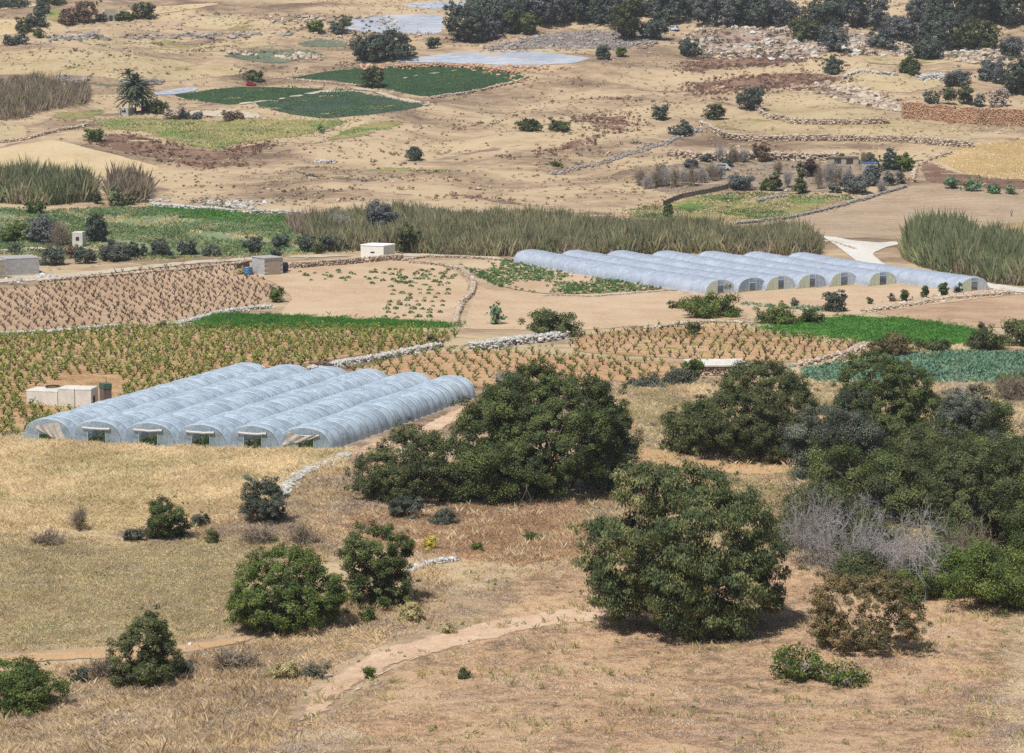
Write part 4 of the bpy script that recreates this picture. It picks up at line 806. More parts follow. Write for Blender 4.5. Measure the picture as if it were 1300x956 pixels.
# --- middle distance
mid = [ # x, y, w, h, mat, style, name, label
 (702, 428, 64, 36, 'carob', 'dome', 'hedge_bush', 'dense green bush on the white rubble heap'),
 (903, 404, 80, 30, 'bright', 'dome', 'hedge_bush', 'long twiggy bush beneath the first far tunnel doors'),
 (860, 392, 26, 8, 'mastic', 'dome', 'bush', 'low dark bush left of the long twiggy one'),
 (1062, 396, 34, 28, 'grey', 'dome', 'young_tree', 'blue green young tree in front of the far tunnels'),
 (985, 412, 60, 20, 'bright', 'dome', 'hedge_bush', 'green hedge bush at the upper left of the bright green field'),
 (1030, 410, 36, 20, 'carob', 'dome', 'hedge_bush', 'olive hedge bush at the upper edge of the bright green field'),
 (880, 425, 18, 14, 'mastic', 'dome', 'bush', 'small black green bush above the right hand vineyard'),
 (1130, 450, 66, 24, 'rusty', 'dome', 'hedge_bush', 'brownish bush between green field and cabbages'),
 (1190, 446, 50, 14, 'mastic', 'dome', 'hedge_bush', 'flat dark bush touching the lower corner of the green field'),
 (1255, 444, 60, 26, 'mastic', 'dome', 'hedge_bush', 'dark bush right of the bright green field'),
 (1306, 440, 70, 34, 'carob', 'dome', 'hedge_bush', 'taller dark bush at the right edge above the cabbages'),
 (1290, 500, 50, 26, 'bright', 'dome', 'hedge_bush', 'green bush under the cabbage field at the right'),
 (880, 482, 30, 26, 'bright', 'dome', 'hedge_bush', 'fresh green bush left of the slab roofed stone hut'),
 (862, 490, 50, 20, 'grey', 'dome', 'hedge_bush', 'low grey bush below the slab roofed hut'),
 (820, 492, 60, 14, 'grey', 'dome', 'hedge_bush', 'flat grey bush along the orange soil edge'),
 (552, 440, 18, 14, 'mastic', 'dome', 'bush', 'small dark bush at the end of the white rubble wall'),
 (206, 416, 16, 8, 'grey', 'dome', 'bush', 'tiny grey bush between the two left vineyards'),
 (350, 384, 20, 20, 'bright', 'dome', 'hedge_bush', 'yellow green bush on the sandy field corner'),
 (310, 348, 22, 8, 'oliveg', 'dome', 'bush', 'olive tuft below the grey block hut'),
 (765, 347, 8, 10, 'grey', 'dome', 'bush', 'tiny grey tree on the edge of the leftmost far tunnel'),
 (1247, 420, 14, 10, 'grey', 'dome', 'bush', 'grey tuft at the right tip of the green field'),
 (410, 470, 24, 10, 'brown', 'dome', 'bush', 'dry tuft by the back of the plastic tunnels'),
 # saplings
 (1008, 389, 8, 12, 'grey', 'upright', 'sapling', 'leftmost small sapling in the field before the far tunnels'),
 (1104, 386, 6, 9, 'carob', 'upright', 'sapling', 'smallest sapling on the sandy strip'),
 (1132, 383, 6, 11, 'brown', 'upright', 'sapling', 'thin brownish sapling on the sandy strip'),
 (1149, 383, 10, 14, 'carob', 'upright', 'sapling', 'dark sapling in the middle of the sandy strip row'),
 (1174, 379, 11, 15, 'carob', 'upright', 'sapling', 'sapling second from the tallest in the row'),
 (1198, 376, 13, 17, 'carob', 'upright', 'sapling', 'tallest sapling of the row before the tunnels'),
 (1216, 372, 9, 12, 'carob', 'upright', 'sapling', 'rightmost sapling beside the last tunnel door'),
 # olive grove and valley floor, left
 (16, 308, 50, 26, 'bright', 'dome', 'fruit_tree', 'bright green tree at the left edge of the valley floor'),
 (52, 310, 44, 36, 'farblue', 'dome', 'fruit_tree', 'large blue green tree left of the small ruin'),
 (42, 272, 30, 16, 'bright', 'dome', 'fruit_tree', 'green bush above the blue green tree'),
 (122, 308, 34, 36, 'far', 'dome', 'fruit_tree', 'round dark tree right of the small ruin'),
 (20, 322, 20, 12, 'olive', 'dome', 'olive_tree', 'small olive behind the left block hut'),
 (68, 337, 34, 22, 'olive', 'dome', 'olive_tree', 'olive tree just right of the left block hut'),
 (108, 335, 28, 22, 'olive', 'dome', 'olive_tree', 'olive tree second along the farm road from the hut'),
 (92, 328, 18, 14, 'brown', 'dome', 'olive_tree', 'brown tinted olive behind the roadside pair'),
 (142, 332, 40, 26, 'olive', 'dome', 'olive_tree', 'wide olive third along the farm road'),
 (172, 328, 26, 20, 'far', 'dome', 'olive_tree', 'dark olive fourth along the farm road'),
 (205, 326, 30, 20, 'olive', 'dome', 'olive_tree', 'grey olive fifth along the farm road'),
 (238, 324, 26, 20, 'far', 'dome', 'olive_tree', 'dark olive sixth along the farm road'),
 (268, 325, 24, 14, 'olive', 'dome', 'olive_tree', 'low olive seventh along the farm road'),
 (320, 322, 28, 20, 'olive', 'tree', 'olive_tree', 'olive tree directly behind the grey block hut'),
 (355, 316, 26, 16, 'olive', 'tree', 'olive_tree', 'flat topped olive behind the barrel shed'),
 (352, 326, 18, 10, 'far', 'dome', 'bush', 'dark low bush under the flat topped olive'),
 (388, 320, 26, 20, 'far', 'tree', 'olive_tree', 'olive tree with visible trunk midway between the huts'),
 (416, 320, 24, 20, 'olive', 'tree', 'olive_tree', 'olive tree with visible trunk nearer the white hut'),
 (404, 322, 12, 12, 'mastic', 'dome', 'bush', 'small black bush between two trunked olives'),
 (442, 318, 22, 14, 'olive', 'dome', 'olive_tree', 'last olive before the white hut'),
 (518, 322, 36, 38, 'mastic', 'dome', 'evergreen_tree', 'dark evergreen touching the right wall of the white hut'),
 (483, 300, 46, 46, 'farblue', 'dome', 'willow_tree', 'tall grey green tree rising behind the white hut'),
 (123, 259, 9, 16, 'mastic', 'upright', 'fruit_tree', 'small dark upright tree between the two left reed beds'),
 (147, 262, 18, 28, 'reedg', 'dome', 'fruit_tree', 'green bush at the left of the brown reeds'),
 (165, 260, 12, 12, 'carob', 'dome', 'bush', 'small green bush under the brown reeds'),
 (848, 277, 12, 18, 'bright', 'upright', 'fruit_tree', 'lone small green tree above the long reed bed'),
 # garden on the right
 (985, 243, 16, 24, 'mastic', 'dome', 'pine_tree', 'small rounded dark pine left of the conical fir'),
 (973, 242, 14, 14, 'bright', 'dome', 'bush', 'light green bush left of the small pine'),
 (1016, 246, 18, 38, 'mastic', 'cone', 'fir_tree', 'dark conical fir in the garden'),
 (1030, 225, 22, 26, 'purple', 'dome', 'plum_tree', 'purple leaved tree behind the conical fir'),
 (942, 241, 36, 18, 'farblue', 'dome', 'olive_tree', 'blue grey spreading tree right of the wooden fence'),
 (878, 214, 20, 14, 'farblue', 'dome', 'olive_tree', 'blue grey tree at the top of the bare orchard'),
 (896, 206, 12, 10, 'far', 'dome', 'bush', 'small green bush at the back of the bare orchard'),
 (924, 212, 16, 12, 'far', 'dome', 'bush', 'dark bush beside the abandoned white vehicle'),
 (1066, 204, 9, 9, 'bright', 'upright', 'bush', 'tiny bright bush on the pavilion terrace'),
 (1110, 218, 22, 20, 'far', 'dome', 'fruit_tree', 'green tree left of the twin garden trees'),
 (1132, 216, 24, 24, 'far', 'dome', 'fruit_tree', 'left one of the twin garden trees'),
 (1148, 218, 22, 24, 'bright', 'dome', 'fruit_tree', 'right one of the twin garden trees'),
 (1085, 246, 40, 22, 'farblue', 'dome', 'olive_tree', 'wide blue green olive at the lower garden edge'),
 (1108, 236, 26, 26, 'farblue', 'dome', 'olive_tree', 'grey leaved tree in the lower garden'),
 (1128, 236, 16, 20, 'farblue', 'dome', 'olive_tree', 'slim grey tree under the twin trees'),
 (1060, 245, 14, 16, 'olive', 'dome', 'olive_tree', 'small olive in the lower garden beside the fir'),
 (1142, 234, 12, 16, 'farblue', 'dome', 'olive_tree', 'slim grey tree by the garden path'),
 (966, 205, 20, 28, 'brown', 'dome', 'bush', 'brown dry tree on the terrace wall'),
 # prickly pears
 (1210, 240, 22, 16, 'pear', 'dome', 'prickly_pear', 'leftmost prickly pear above the ploughed field'),
 (1236, 243, 26, 18, 'pear', 'dome', 'prickly_pear', 'largest prickly pear above the ploughed field'),
 (1260, 246, 18, 15, 'pear', 'dome', 'prickly_pear', 'third prickly pear along the ploughed field'),
 (1284, 247, 14, 11, 'pear', 'dome', 'prickly_pear', 'rightmost and smallest prickly pear'),
 (630, 412, 20, 24, 'pear', 'upright', 'prickly_pear', 'tall dark prickly pear at the left of the rubble heap'),
 (408, 168, 10, 9, 'pear', 'dome', 'prickly_pear', 'prickly pear below the blue green crop field'),
 # hillside
 (525, 204, 22, 18, 'far', 'dome', 'bush', 'lone round bush on the bare middle slope'),
 (672, 167, 36, 15, 'mastic', 'dome', 'bush', 'left of two flat dark bushes on the bare slope'),
 (710, 167, 34, 13, 'mastic', 'dome', 'bush', 'right of two flat dark bushes on the bare slope'),
 (708, 212, 14, 6, 'mastic', 'dome', 'bush', 'small dark bush on the diagonal ditch line'),
 (838, 153, 22, 20, 'far', 'dome', 'bush', 'grey green bush above the terrace corner'),
 (865, 172, 32, 16, 'far', 'dome', 'bush', 'flat dark bush at the left end of the terrace walls'),
 (907, 152, 28, 20, 'mastic', 'dome', 'bush', 'round dark bush on the terrace lip'),
 (953, 140, 40, 28, 'far', 'dome', 'small_tree', 'leaning green tree at the head of the upper terrace'),
 (1155, 95, 30, 22, 'carob', 'dome', 'small_tree', 'round green tree on the small upper terrace'),
 (1058, 94, 26, 22, 'far', 'dome', 'small_tree', 'grey green tree left of the small upper terrace'),
 (875, 72, 28, 20, 'far', 'dome', 'small_tree', 'dark bush below the white van'),
 (767, 76, 20, 18, 'far', 'dome', 'bush', 'bush at the right tip of the plastic covered field'),
 (788, 72, 12, 12, 'bright', 'dome', 'bush', 'small bright bush right of the plastic covered field'),
 (472, 112, 30, 28, 'mastic', 'dome', 'small_tree', 'dark tree between the two green crop fields'),
 (320, 103, 24, 12, 'mastic', 'dome', 'bush', 'dark bush behind the red car'),
 (118, 180, 26, 14, 'bright', 'dome', 'bush', 'green bush beside the brown left slope'),
 (222, 152, 30, 16, 'scrub', 'dome', 'bush', 'round grey leafless looking bush near the palm'),
 (200, 144, 30, 16, 'carob', 'dome', 'bush', 'green bush right of the dark shed'),
 (236, 152, 14, 12, 'far', 'dome', 'bush', 'dark bush right of the round grey bush'),
 (250, 152, 14, 10, 'farblue', 'dome', 'bush', 'grey bush on the little dirt lane'),
 (295, 153, 30, 9, 'brown', 'dome', 'bush', 'brown scrub bush on the lane bank'),
 (1205, 133, 18, 20, 'mastic', 'tree', 'pine_tree', 'left pine above the long orange wall'),
 (1225, 133, 22, 22, 'mastic', 'tree', 'pine_tree', 'right pine above the long orange wall'),
 (1182, 132, 22, 18, 'grey', 'dome', 'prickly_pear', 'pale cactus clump at the left end of the orange wall'),
 (1268, 136, 30, 26, 'scrub', 'dome', 'small_tree', 'mauve grey tree on the orange wall'),
 (1244, 136, 16, 16, 'farblue', 'dome', 'bush', 'grey bush beside the mauve tree'),
 (1296, 122, 52, 50, 'far', 'dome', 'evergreen_tree', 'big dark tree at the right edge above the orange wall'),
 (1260, 104, 40, 28, 'farblue', 'dome', 'evergreen_tree', 'grey green tree left of the big edge tree'),
 (1216, 110, 34, 20, 'farblue', 'dome', 'bush', 'grey bush above the pines'),
 (1284, 72, 34, 24, 'farblue', 'dome', 'small_tree', 'grey tree right of the dark hilltop trees'),
]
for k, (x, y, ww, hh, m, st, nm, lb) in enumerate(mid):
    cat = {'bush': 'bush', 'hedge_bush': 'bush', 'sapling': 'sapling', 'prickly_pear': 'cactus'}.get(nm, 'tree')
    kw = {}
    pear = (m == 'pear' or nm == 'prickly_pear')
    if pear: kw = dict(aspect=1.25, leaf=.55, rc=.6, dens=.7)
    kw = {**dict(dens=1.2), **kw}
    plant(nm, x, y, ww, hh, m, lb, cat, st, seed=200 + k, trunk=(st in ('tree', 'cone') or ww > 30 or pear or nm == 'sapling'), nl=6, extra=1, **kw)
# --- far trees along the top
top = [
 (615, 36, 60, 40, 'far', 'dark tree behind the left end of the hilltop wood'), (668, 26, 60, 36, 'mastic', 'dark tree at the back of the hilltop wood'), (712, 22, 60, 34, 'far', 'pale topped tree at the back of the hilltop wood'),
 (755, 18, 60, 34, 'farblue', 'grey tree behind the rocks'), (810, 22, 66, 40, 'far', 'tree at the back between the tall dark ones'), (875, 20, 66, 36, 'far', 'dark tree on the skyline behind the van'), (925, 18, 60, 30, 'far', 'skyline tree right of the van'),
 (975, 20, 60, 30, 'far', 'skyline tree above the rubble slope'), (1075, 16, 66, 30, 'far', 'skyline tree left of the green hilltop plot'), (1180, 30, 70, 40, 'farblue', 'grey tree right of the green hilltop plot'), (1260, 20, 70, 34, 'mastic', 'dark skyline tree near the top right corner'),
 (1120, 62, 40, 26, 'farblue', 'grey bush lower on the rubble slope'), (1176, 76, 50, 26, 'far', 'dark bush at the foot of the ridge trees'),
 (590, 54, 66, 50, 'far', 'large dark tree at the left end of the hilltop wood'),
 (640, 42, 60, 46, 'far', 'dark tree second from the left in the hilltop wood'),
 (622, 52, 36, 26, 'farblue', 'smaller grey tree in front of the hilltop wood'),
 (662, 44, 44, 28, 'carob', 'bright green low tree in the hilltop wood'),
 (690, 34, 60, 44, 'farblue', 'grey tree in the middle left of the hilltop wood'),
 (735, 30, 60, 42, 'far', 'round tree above the grey rocks'),
 (775, 32, 56, 50, 'far', 'tall dark tree above the grey rocks'),
 (792, 52, 40, 50, 'mastic', 'darkest tall tree right of the grey rocks'),
 (830, 50, 44, 22, 'far', 'low bush mass left of the white van'),
 (845, 30, 56, 50, 'far', 'tall tree behind the white van'),
 (905, 34, 60, 40, 'farblue', 'grey tree right of the white van'),
 (950, 34, 60, 44, 'far', 'dark rounded tree further right of the van'),
 (995, 34, 52, 36, 'farblue', 'grey tree left of the rubble slope top'),
 (1025, 52, 46, 28, 'mastic', 'dark low tree on the rubble slope'),
 (1060, 66, 34, 40, 'farblue', 'narrow grey tree descending the rubble slope'),
 (1050, 34, 60, 46, 'far', 'broad tree on the ridge above the rubble'),
 (1100, 36, 70, 48, 'farblue', 'broad grey tree beside the green hilltop plot'),
 (1150, 54, 60, 34, 'farblue', 'grey bush mass on the upper rubble'),
 (1200, 64, 80, 52, 'far', 'large dark tree on the right ridge'),
 (1245, 62, 60, 40, 'mastic', 'dark tree beside the large ridge tree'),
 (1225, 36, 80, 50, 'far', 'wide tree at the top right skyline'),
 (1285, 34, 80, 60, 'far', 'corner tree at the top right'),
 (470, 80, 52, 36, 'far', 'wide green tree above the curved crop field'),
 (505, 76, 50, 40, 'far', 'taller green tree above the curved crop field'),
 (550, 62, 16, 16, 'far', 'little tree between the hilltop wood and the plastic field'),
 (440, 32, 18, 12, 'carob', 'little green bush left of the upper plastic field'),
 (430, 44, 24, 16, 'far', 'bush cluster below the upper plastic field'),
 (400, 42, 24, 16, 'bright', 'green bushes above the olive green slope'),
 (30, 42, 26, 18, 'mastic', 'dark tree beside the white straw plot'),
 (46, 34, 26, 22, 'far', 'dark tree right of the white straw plot'),
 (84, 32, 24, 20, 'brown', 'brown green tree in the far left grove'),
 (106, 30, 32, 26, 'brown', 'tallest brown green tree in the far left grove'),
 (128, 28, 14, 10, 'far', 'small dark bush right of the far left grove'),
 (158, 27, 24, 12, 'mastic', 'dark flat tree on the golden slope crest'),
 (182, 24, 30, 20, 'mastic', 'dark peaked tree on the golden slope crest'),
 (52, 18, 20, 16, 'far', 'small tree near the far left green plot'),
 (12, 58, 16, 12, 'far', 'bush at the left edge under the straw plots'),
 (26, 56, 18, 12, 'far', 'bush second from the left edge'),
 (50, 48, 18, 12, 'carob', 'bush on the rocky left bank'),
 (12, 10, 50, 12, 'far', 'far dark tree at the top left corner'),
 (65, 6, 40, 12, 'carob', 'far green tree along the top left'),
]
for k, (x, y, ww, hh, m, lb) in enumerate(top):
    plant('hillside_tree', x, y, ww, hh, m, lb, 'tree', 'dome', seed=400 + k, trunk=ww > 40, nl=7, dens=1.1, extra=1)
# --- palm
def palm(px, py, w, h, label):
    b = G(px, py); s = S(b); Hh, W = h / s, w / s; rng = np.random.default_rng(5); root = empty('palm_tree', b, label, 'tree')
    mb = MB(); mb.tube_path([(0, 0, -.2), (.1, 0, Hh * .3), (0, .1, Hh * .6)], [.35, .3, .28], 8); mb.build('trunk', M_bark, root, origin=(0, 0, 0))
    Vs, n = [], 0; Qs = []; ts = []
    for kk, (cx, cz, sc_, nf) in enumerate([(0, Hh * .62, 1.0, 130), (-W * .16, Hh * .84, .6, 50), (W * .12, Hh * .4, 1.0, 90), (-W * .1, Hh * .3, .95, 90)]):
        for i_ in range(nf):
            a = rng.random() * 6.283; el = rng.uniform(-.2, 1.4); L = W * .45 * sc_
            d = np.array([math.cos(a) * math.cos(el), math.sin(a) * math.cos(el), math.sin(el)])
            pts = [np.array([cx, 0, cz]) + d * L * t + np.array([0, 0, -.45 * L * t * t]) for t in np.linspace(0, 1, 9)]
            for p0, p1 in zip(pts[:-1], pts[1:]):
                sd = np.cross(d, [0, 0, 1]); sd /= np.linalg.norm(sd) + 1e-9
                for sgn in (-1, 1):
                    tip = (p0 + p1) / 2 + sd * sgn * .55 * sc_ + (p1 - p0) * .8 - np.array([0, 0, .12]); Vs += [p0, p1, tip, (p0 + tip) / 2 - (p1 - p0) * .2]; Qs.append([n, n + 1, n + 2, n + 3]); n += 4; ts += [rng.random()] * 4
    link('fronds', Vs, [Qs], ML['palm'], tint=ts, parent=root)
palm(172, 142, 54, 56, 'tall shaggy palm beside the dark shed')
# --- bare orchard trees
k = 0
rngq = np.random.default_rng(9)
for x, y, ww, hh in [(812, 236, 22, 26), (822, 240, 22, 24), (834, 238, 22, 28), (846, 236, 24, 28), (858, 238, 22, 30), (868, 234, 22, 26), (880, 236, 24, 28), (892, 232, 22, 26), (904, 230, 22, 26), (916, 228, 22, 24), (838, 222, 20, 18), (914, 204, 20, 22), (930, 206, 22, 24), (942, 205, 20, 20), (988, 222, 18, 24), (1000, 238, 20, 28), (1040, 240, 22, 34), (1052, 236, 24, 34), (1064, 236, 22, 30), (1076, 232, 22, 26), (1098, 214, 20, 24), (1120, 244, 18, 18)]:
    bare('bare_fruit_tree', x, y, ww, hh, 'leafless greyish fruit tree in the orchard at the foot of the terraces', 'tree', seed=700 + k, stems=9, depth=4, mat=M_dead if k % 2 else M_deadb, group='leafless orchard trees'); k += 1
bare('bare_tree', 235, 262 + 40, 1, 1, '', seed=1) if False else None
bare('bare_thicket', 78, 312, 36, 34, 'mauve leafless thicket beside the small ruin', 'tree', seed=730, stems=24, depth=4, mat=M_deadb)
bare('bare_thicket', 430, 300, 60, 34, 'grey leafless thicket left of the tall grey green tree', 'tree', seed=731, stems=26, depth=4)
bare('bare_thicket', 690, 406 + 8, 14, 26, 'thin leafless shrub left of the dense bush on the heap', 'tree', seed=732, stems=12, depth=3, mat=M_deadb)
# --- reeds
def reeds(name, poly, dens, h, mats, seed, label):
    for j, (mt, fr, hs, nm) in enumerate(mats):
        Q, rng = scatter_pts(poly, dens=dens * fr, seed=seed + j)
        if j: Q = patchy(Q, 14, -.1, rng, seed=seed)
        grass(nm, Q, rng, mt, h * hs, (.085 if h > 2 else .1), blades=4, lean=.2, tuft=.5, hvar=.95, label=label if j == 0 else None)
RM = [('reed', 1, 1, 'reed_bed'), ('reedg', .8, 1.0, 'green_reeds'), ('reedb', 1.2, .85, 'brown_reeds')]
reeds('reed_bed', [(395, 300), (420, 282), (500, 280), (600, 284), (700, 288), (800, 294), (900, 300), (1000, 304), (1040, 312), (1036, 326), (960, 324), (860, 322), (740, 324), (640, 326), (560, 324), (480, 318), (400, 318)], 3.8, 3.8, RM, 1, 'long dense bed of tall reeds behind the far tunnels')
reeds('reed_bed', [(1150, 330), (1160, 308), (1210, 302), (1260, 312), (1320, 330), (1380, 340), (1380, 366), (1280, 362), (1200, 348)], 4.4, 4.5, [('reedg', 1.1, 1.1, 'green_reeds'), ('reed', .8, 1, 'reed_bed'), ('reedb', .6, .7, 'brown_reeds')], 11, 'tall reed clump right of the white track')
reeds('reed_bed', [(-40, 256), (-40, 236), (60, 236), (115, 240), (118, 256), (60, 262)], 3, 5.4, [('reedg', .8, 1, 'green_reeds'), ('reed', .8, 1, 'reed_bed'), ('reedb', .6, .7, 'brown_reeds')], 21, 'green reed bed at the left edge')
reeds('reed_bed', [(135, 250), (150, 240), (188, 242), (186, 256), (150, 262)], 3, 5.5, [('reedb', 1, 1, 'brown_reeds'), ('reed', .6, .9, 'reed_bed')], 31, 'small brown reed clump')
reeds('reed_bed', [(-40, 152), (-40, 112), (40, 108), (110, 118), (112, 134), (60, 140), (20, 154)], 1.3, 4.2, [('reedb', 1, 1, 'brown_reeds'), ('reed', .8, 1, 'reed_bed')], 41, 'grey brown reed field on the far left slope')
reeds('reed_bed', [(360, 284), (420, 280), (430, 296), (380, 302)], 2, 3, [('reedb', 1, 1, 'brown_reeds')], 51, 'dry reeds left of the long bed')

# --- grass and scatter
PATHS = [wpoly(P[k_], 14, 0, 0)[:, :2] for k_ in ('path_e', 'path_r', 'dirt', 'track', 'near_tunnel_track')]
def gs(key, name, mat, dens, h, wd, seed, bl=3, poly=None, patch=None, soft=1.0, **kw):
    Q, rng = scatter_pts(poly or P[key], dens=dens, seed=seed); Q = Q + rng.normal(size=Q.shape) * np.where(rng.random((len(Q), 1)) < .3, soft * 2.5, .4)
    if key in ('behind', 'stubble', 'scrub', 'slope_mid', 'fore'):
        for e_ in PATHS: Q = Q[~inpoly(Q, e_) | (rng.random(len(Q)) < .07)]
    if patch: Q = patchy(Q, patch[0], patch[1], rng, seed=seed)
    return grass(name, Q, rng, mat, h, wd, bl, **kw)
gs('wheat', 'wheat', 'wheat', 22, .62, .06, 1, 3)
gs('wheat', 'green_wheat', 'wheatg', 14, .5, .06, 2, 3, patch=(26, .25))
gs('wheat', 'green_wheat', 'wheatg', 16, .5, .06, 3, 3, poly=[(40, 580), (160, 576), (240, 585), (200, 606), (100, 606), (50, 596)])
gs('stubble', 'stubble', 'oliveg', 16, .26, .07, 4, 3)
gs('stubble', 'stubble', 'dry', 12, .28, .07, 5, 3)
gs('rust', 'dry_grass', 'rust', 15, .5, .06, 6, 3)
gs('rust', 'dry_grass', 'dry', 9, .45, .06, 7, 3, patch=(12, .0)); gs('rust', 'scrub_twigs', 'scrub', 9, .4, .06, 107, 3, patch=(9, .1)); gs('rust', 'dry_grass', 'oliveg', 5, .4, .06, 108, 3, patch=(10, .2))
gs('scrub', 'dry_grass', 'dry', 16, .42, .06, 8, 3)
gs('scrub', 'scrub_twigs', 'scrub', 12, .4, .06, 9, 3, patch=(10, .1))
gs('slope_mid', 'dry_grass', 'dry', 16, .45, .06, 10, 3)
gs('slope_mid', 'scrub_twigs', 'scrub', 14, .45, .06, 11, 3, patch=(10, .0))
gs('behind', 'dry_grass', 'dry', 12, .6, .07, 12, 3)
gs('behind', 'dry_grass', 'oliveg', 9, .7, .07, 13, 3, patch=(16, .0))
gs('fore', 'dry_grass', 'dry', 9, .16, .07, 14, 3, patch=(9, .35))
gs('fore', 'scrub_twigs', 'scrub', 9, .15, .07, 15, 3, patch=(7, .25))
gs('fore', 'dry_grass', 'oliveg', 4, .2, .06, 16, 3, patch=(14, .5))
gs('drystrip', 'dry_grass', 'wheat', 8, .5, .09, 17, 3)
gs('green', 'green_crop', 'green', 9, .4, .16, 18, 3)
gs('herb', 'green_crop', 'green', 14, .75, .12, 19, 3)
gs('cabbage', 'cabbage_rows', 'cabbage', 4.5, .45, .35, 20, 3, lean=.5)
gs('valley', 'undergrowth', 'lush', 3.2, .7, .3, 21, 3, lean=.6, patch=(25, -.2))
gs('valley2', 'undergrowth', 'green', 5, .6, .25, 22, 3)
gs('valley', 'undergrowth', 'yellow', .6, .6, .25, 23, 3, patch=(15, .6))
gs('meadow_right', 'meadow_grass', 'crop', 3, .5, .25, 24, 3, patch=(22, .1)); gs('meadow_right', 'meadow_grass', 'dry', 3, .5, .2, 25, 3, patch=(18, .1))
gs('meadow_left', 'meadow_grass', 'crop', 1, .5, .3, 26, 3, patch=(30, .25)); gs('meadow_left', 'meadow_grass', 'oliveg', 1.4, .5, .3, 27, 3)
for kk, (key, mt) in enumerate([('crop1', 'crop'), ('crop2', 'crop'), ('crop3', 'crop')]): gs(key, 'crop_rows', mt, 1.2, .45, .3, 30 + kk, 3, lean=.5)
gs('gold_right', 'golden_stubble', 'wheat', 1.2, .4, .2, 40, 3)
gs('near_tunnel_track', 'dry_grass', 'dry', 3, .3, .06, 41, 3)
HILL = [(-60, 20), (300, 0), (1380, 0), (1380, 240), (1000, 300), (500, 262), (200, 262), (-60, 262)]
# undergrowth around the wood's feet, edges of fields
EXC = [wpoly(P[k_], 20, 0, 0)[:, :2] for k_ in ('crop1', 'crop2', 'crop3', 'meadow_left', 'plough_top', 'gold_right', 'meadow_right', 'mulch1', 'mulch2', 'tan_left', 'pond', 'brown_lane')]
def excl(Q):
    for e_ in EXC: Q = Q[~inpoly(Q, e_)]
    return Q
def ts(name, poly, mat, dens, size, seed, patch=None, **kw):
    Q, rng = scatter_pts(poly, dens=dens, seed=seed)
    if poly is HILL or dens <= .02: Q = excl(Q)
    if patch: Q = patchy(Q, patch[0], patch[1], rng, seed=seed)
    if len(Q): tussock(name, Q, rng, mat, size, **kw)
HILL_ = 0
HILL_2 = [(-60, 20), (300, 0), (1380, 0), (1380, 240), (1000, 300), (500, 262), (200, 262), (-60, 262)]
ts('hillside_tussocks', HILL, 'hilldry', .07, 1.3, 60, (60, -.2), m=9, flat=.28, leaf=.7)
ts('hillside_tussocks', HILL, 'brown', .014, 1.5, 61, (46, .25), m=12, flat=.35, leaf=.7)
ts('hillside_tussocks', HILL, 'oliveg', .015, 1.5, 62, (70, .35), m=10, flat=.3, leaf=.7)
for kk, (key, dn) in enumerate([('thistle1', .3), ('thistle2', .3), ('thistle3', .22), ('thistle4', .22), ('brown_left', .22), ('rub2', .12)]): ts('dead_thistles', P[key], 'thistle', dn, 1.7, 70 + kk, (22, -.2), m=14, flat=.55, leaf=.6)
ts('dead_thistles', [(560, 100), (900, 90), (860, 200), (700, 240), (500, 230), (380, 215), (400, 190), (600, 150)], 'thistle', .02, 1.9, 79, (50, .4), m=14, flat=.5, leaf=.6)
ts('dead_thistles', [(0, 60), (300, 60), (360, 110), (0, 105)], 'thistle', .006, 1.9, 80, None, m=14, flat=.5, leaf=.6)
ts('scrub_bushes', P['rub1'], 'far', .012, 3.4, 81, None, m=40, flat=.5, leaf=1.0)
ts('scrub_bushes', P['greyrock'], 'scrub', .1, 2.0, 82, (30, .0), m=16, flat=.5, leaf=.8)
ts('undergrowth', [(170, 250), (280, 250), (420, 262), (500, 268), (480, 276), (300, 268), (180, 262)], 'far', .06, 2.6, 83, (22, .1), m=26, flat=.5, leaf=.6)
ts('undergrowth', [(640, 272), (760, 276), (900, 290), (860, 296), (700, 284)], 'lush', .1, 1.8, 84, (22, .1), m=20, flat=.5, leaf=.5)
ts('undergrowth', P['behind'], 'grey', .12, 1.0, 85, (12, .3), m=22, flat=.6, leaf=.3)
ts('undergrowth', P['scrub'], 'grey', .35, .7, 86, (8, .2), m=22, flat=.6, leaf=.16)
ts('undergrowth', P['scrub'], 'oliveg', .5, .6, 87, (8, .2), m=22, flat=.6, leaf=.16)
ts('undergrowth', P['slope_mid'], 'grey', .25, .7, 88, (8, .2), m=22, flat=.6, leaf=.18)
ts('undergrowth', P['slope_mid'], 'oliveg', .3, .6, 89, (8, .1), m=22, flat=.6, leaf=.18)
ts('undergrowth', [(-20, 545), (60, 520), (90, 545), (60, 558), (-20, 560)], 'crop', 1.2, 1.0, 90, (6, .0), m=24, flat=.7, leaf=.25)
ts('undergrowth', [(430, 468), (600, 436), (700, 430), (720, 446), (600, 446), (480, 472)], 'crop', .25, .8, 91, (8, .1), m=20, flat=.6, leaf=.25)
ts('undergrowth', [(40, 345), (130, 342), (300, 332), (300, 326), (120, 334)], 'oliveg', .12, 1.4, 92, (12, .1), m=20, flat=.5, leaf=.35)
ts('undergrowth', P['fore'], 'oliveg', .12, .5, 93, (8, .3), m=22, flat=.6, leaf=.14)
ts('undergrowth', P['rust'], 'bright', .05, .7, 94, (8, .3), m=26, flat=.6, leaf=.16)
ts('undergrowth', [(790, 690), (1000, 690), (1020, 740), (1300, 770), (1300, 640), (1000, 620), (800, 600)], 'mastic', .5, 1.5, 95, (10, -.6), m=40, flat=.7, leaf=.24)
ts('undergrowth', [(440, 640), (620, 648), (800, 640), (800, 650), (620, 662), (450, 655)], 'scrub', .9, .9, 96, (10, -.3), m=30, flat=.7, leaf=.2)
ts('potato_plants', P['potato'], 'crop', 1.6, 1.0, 97, (30, -.35), m=14, flat=.6, leaf=.45)
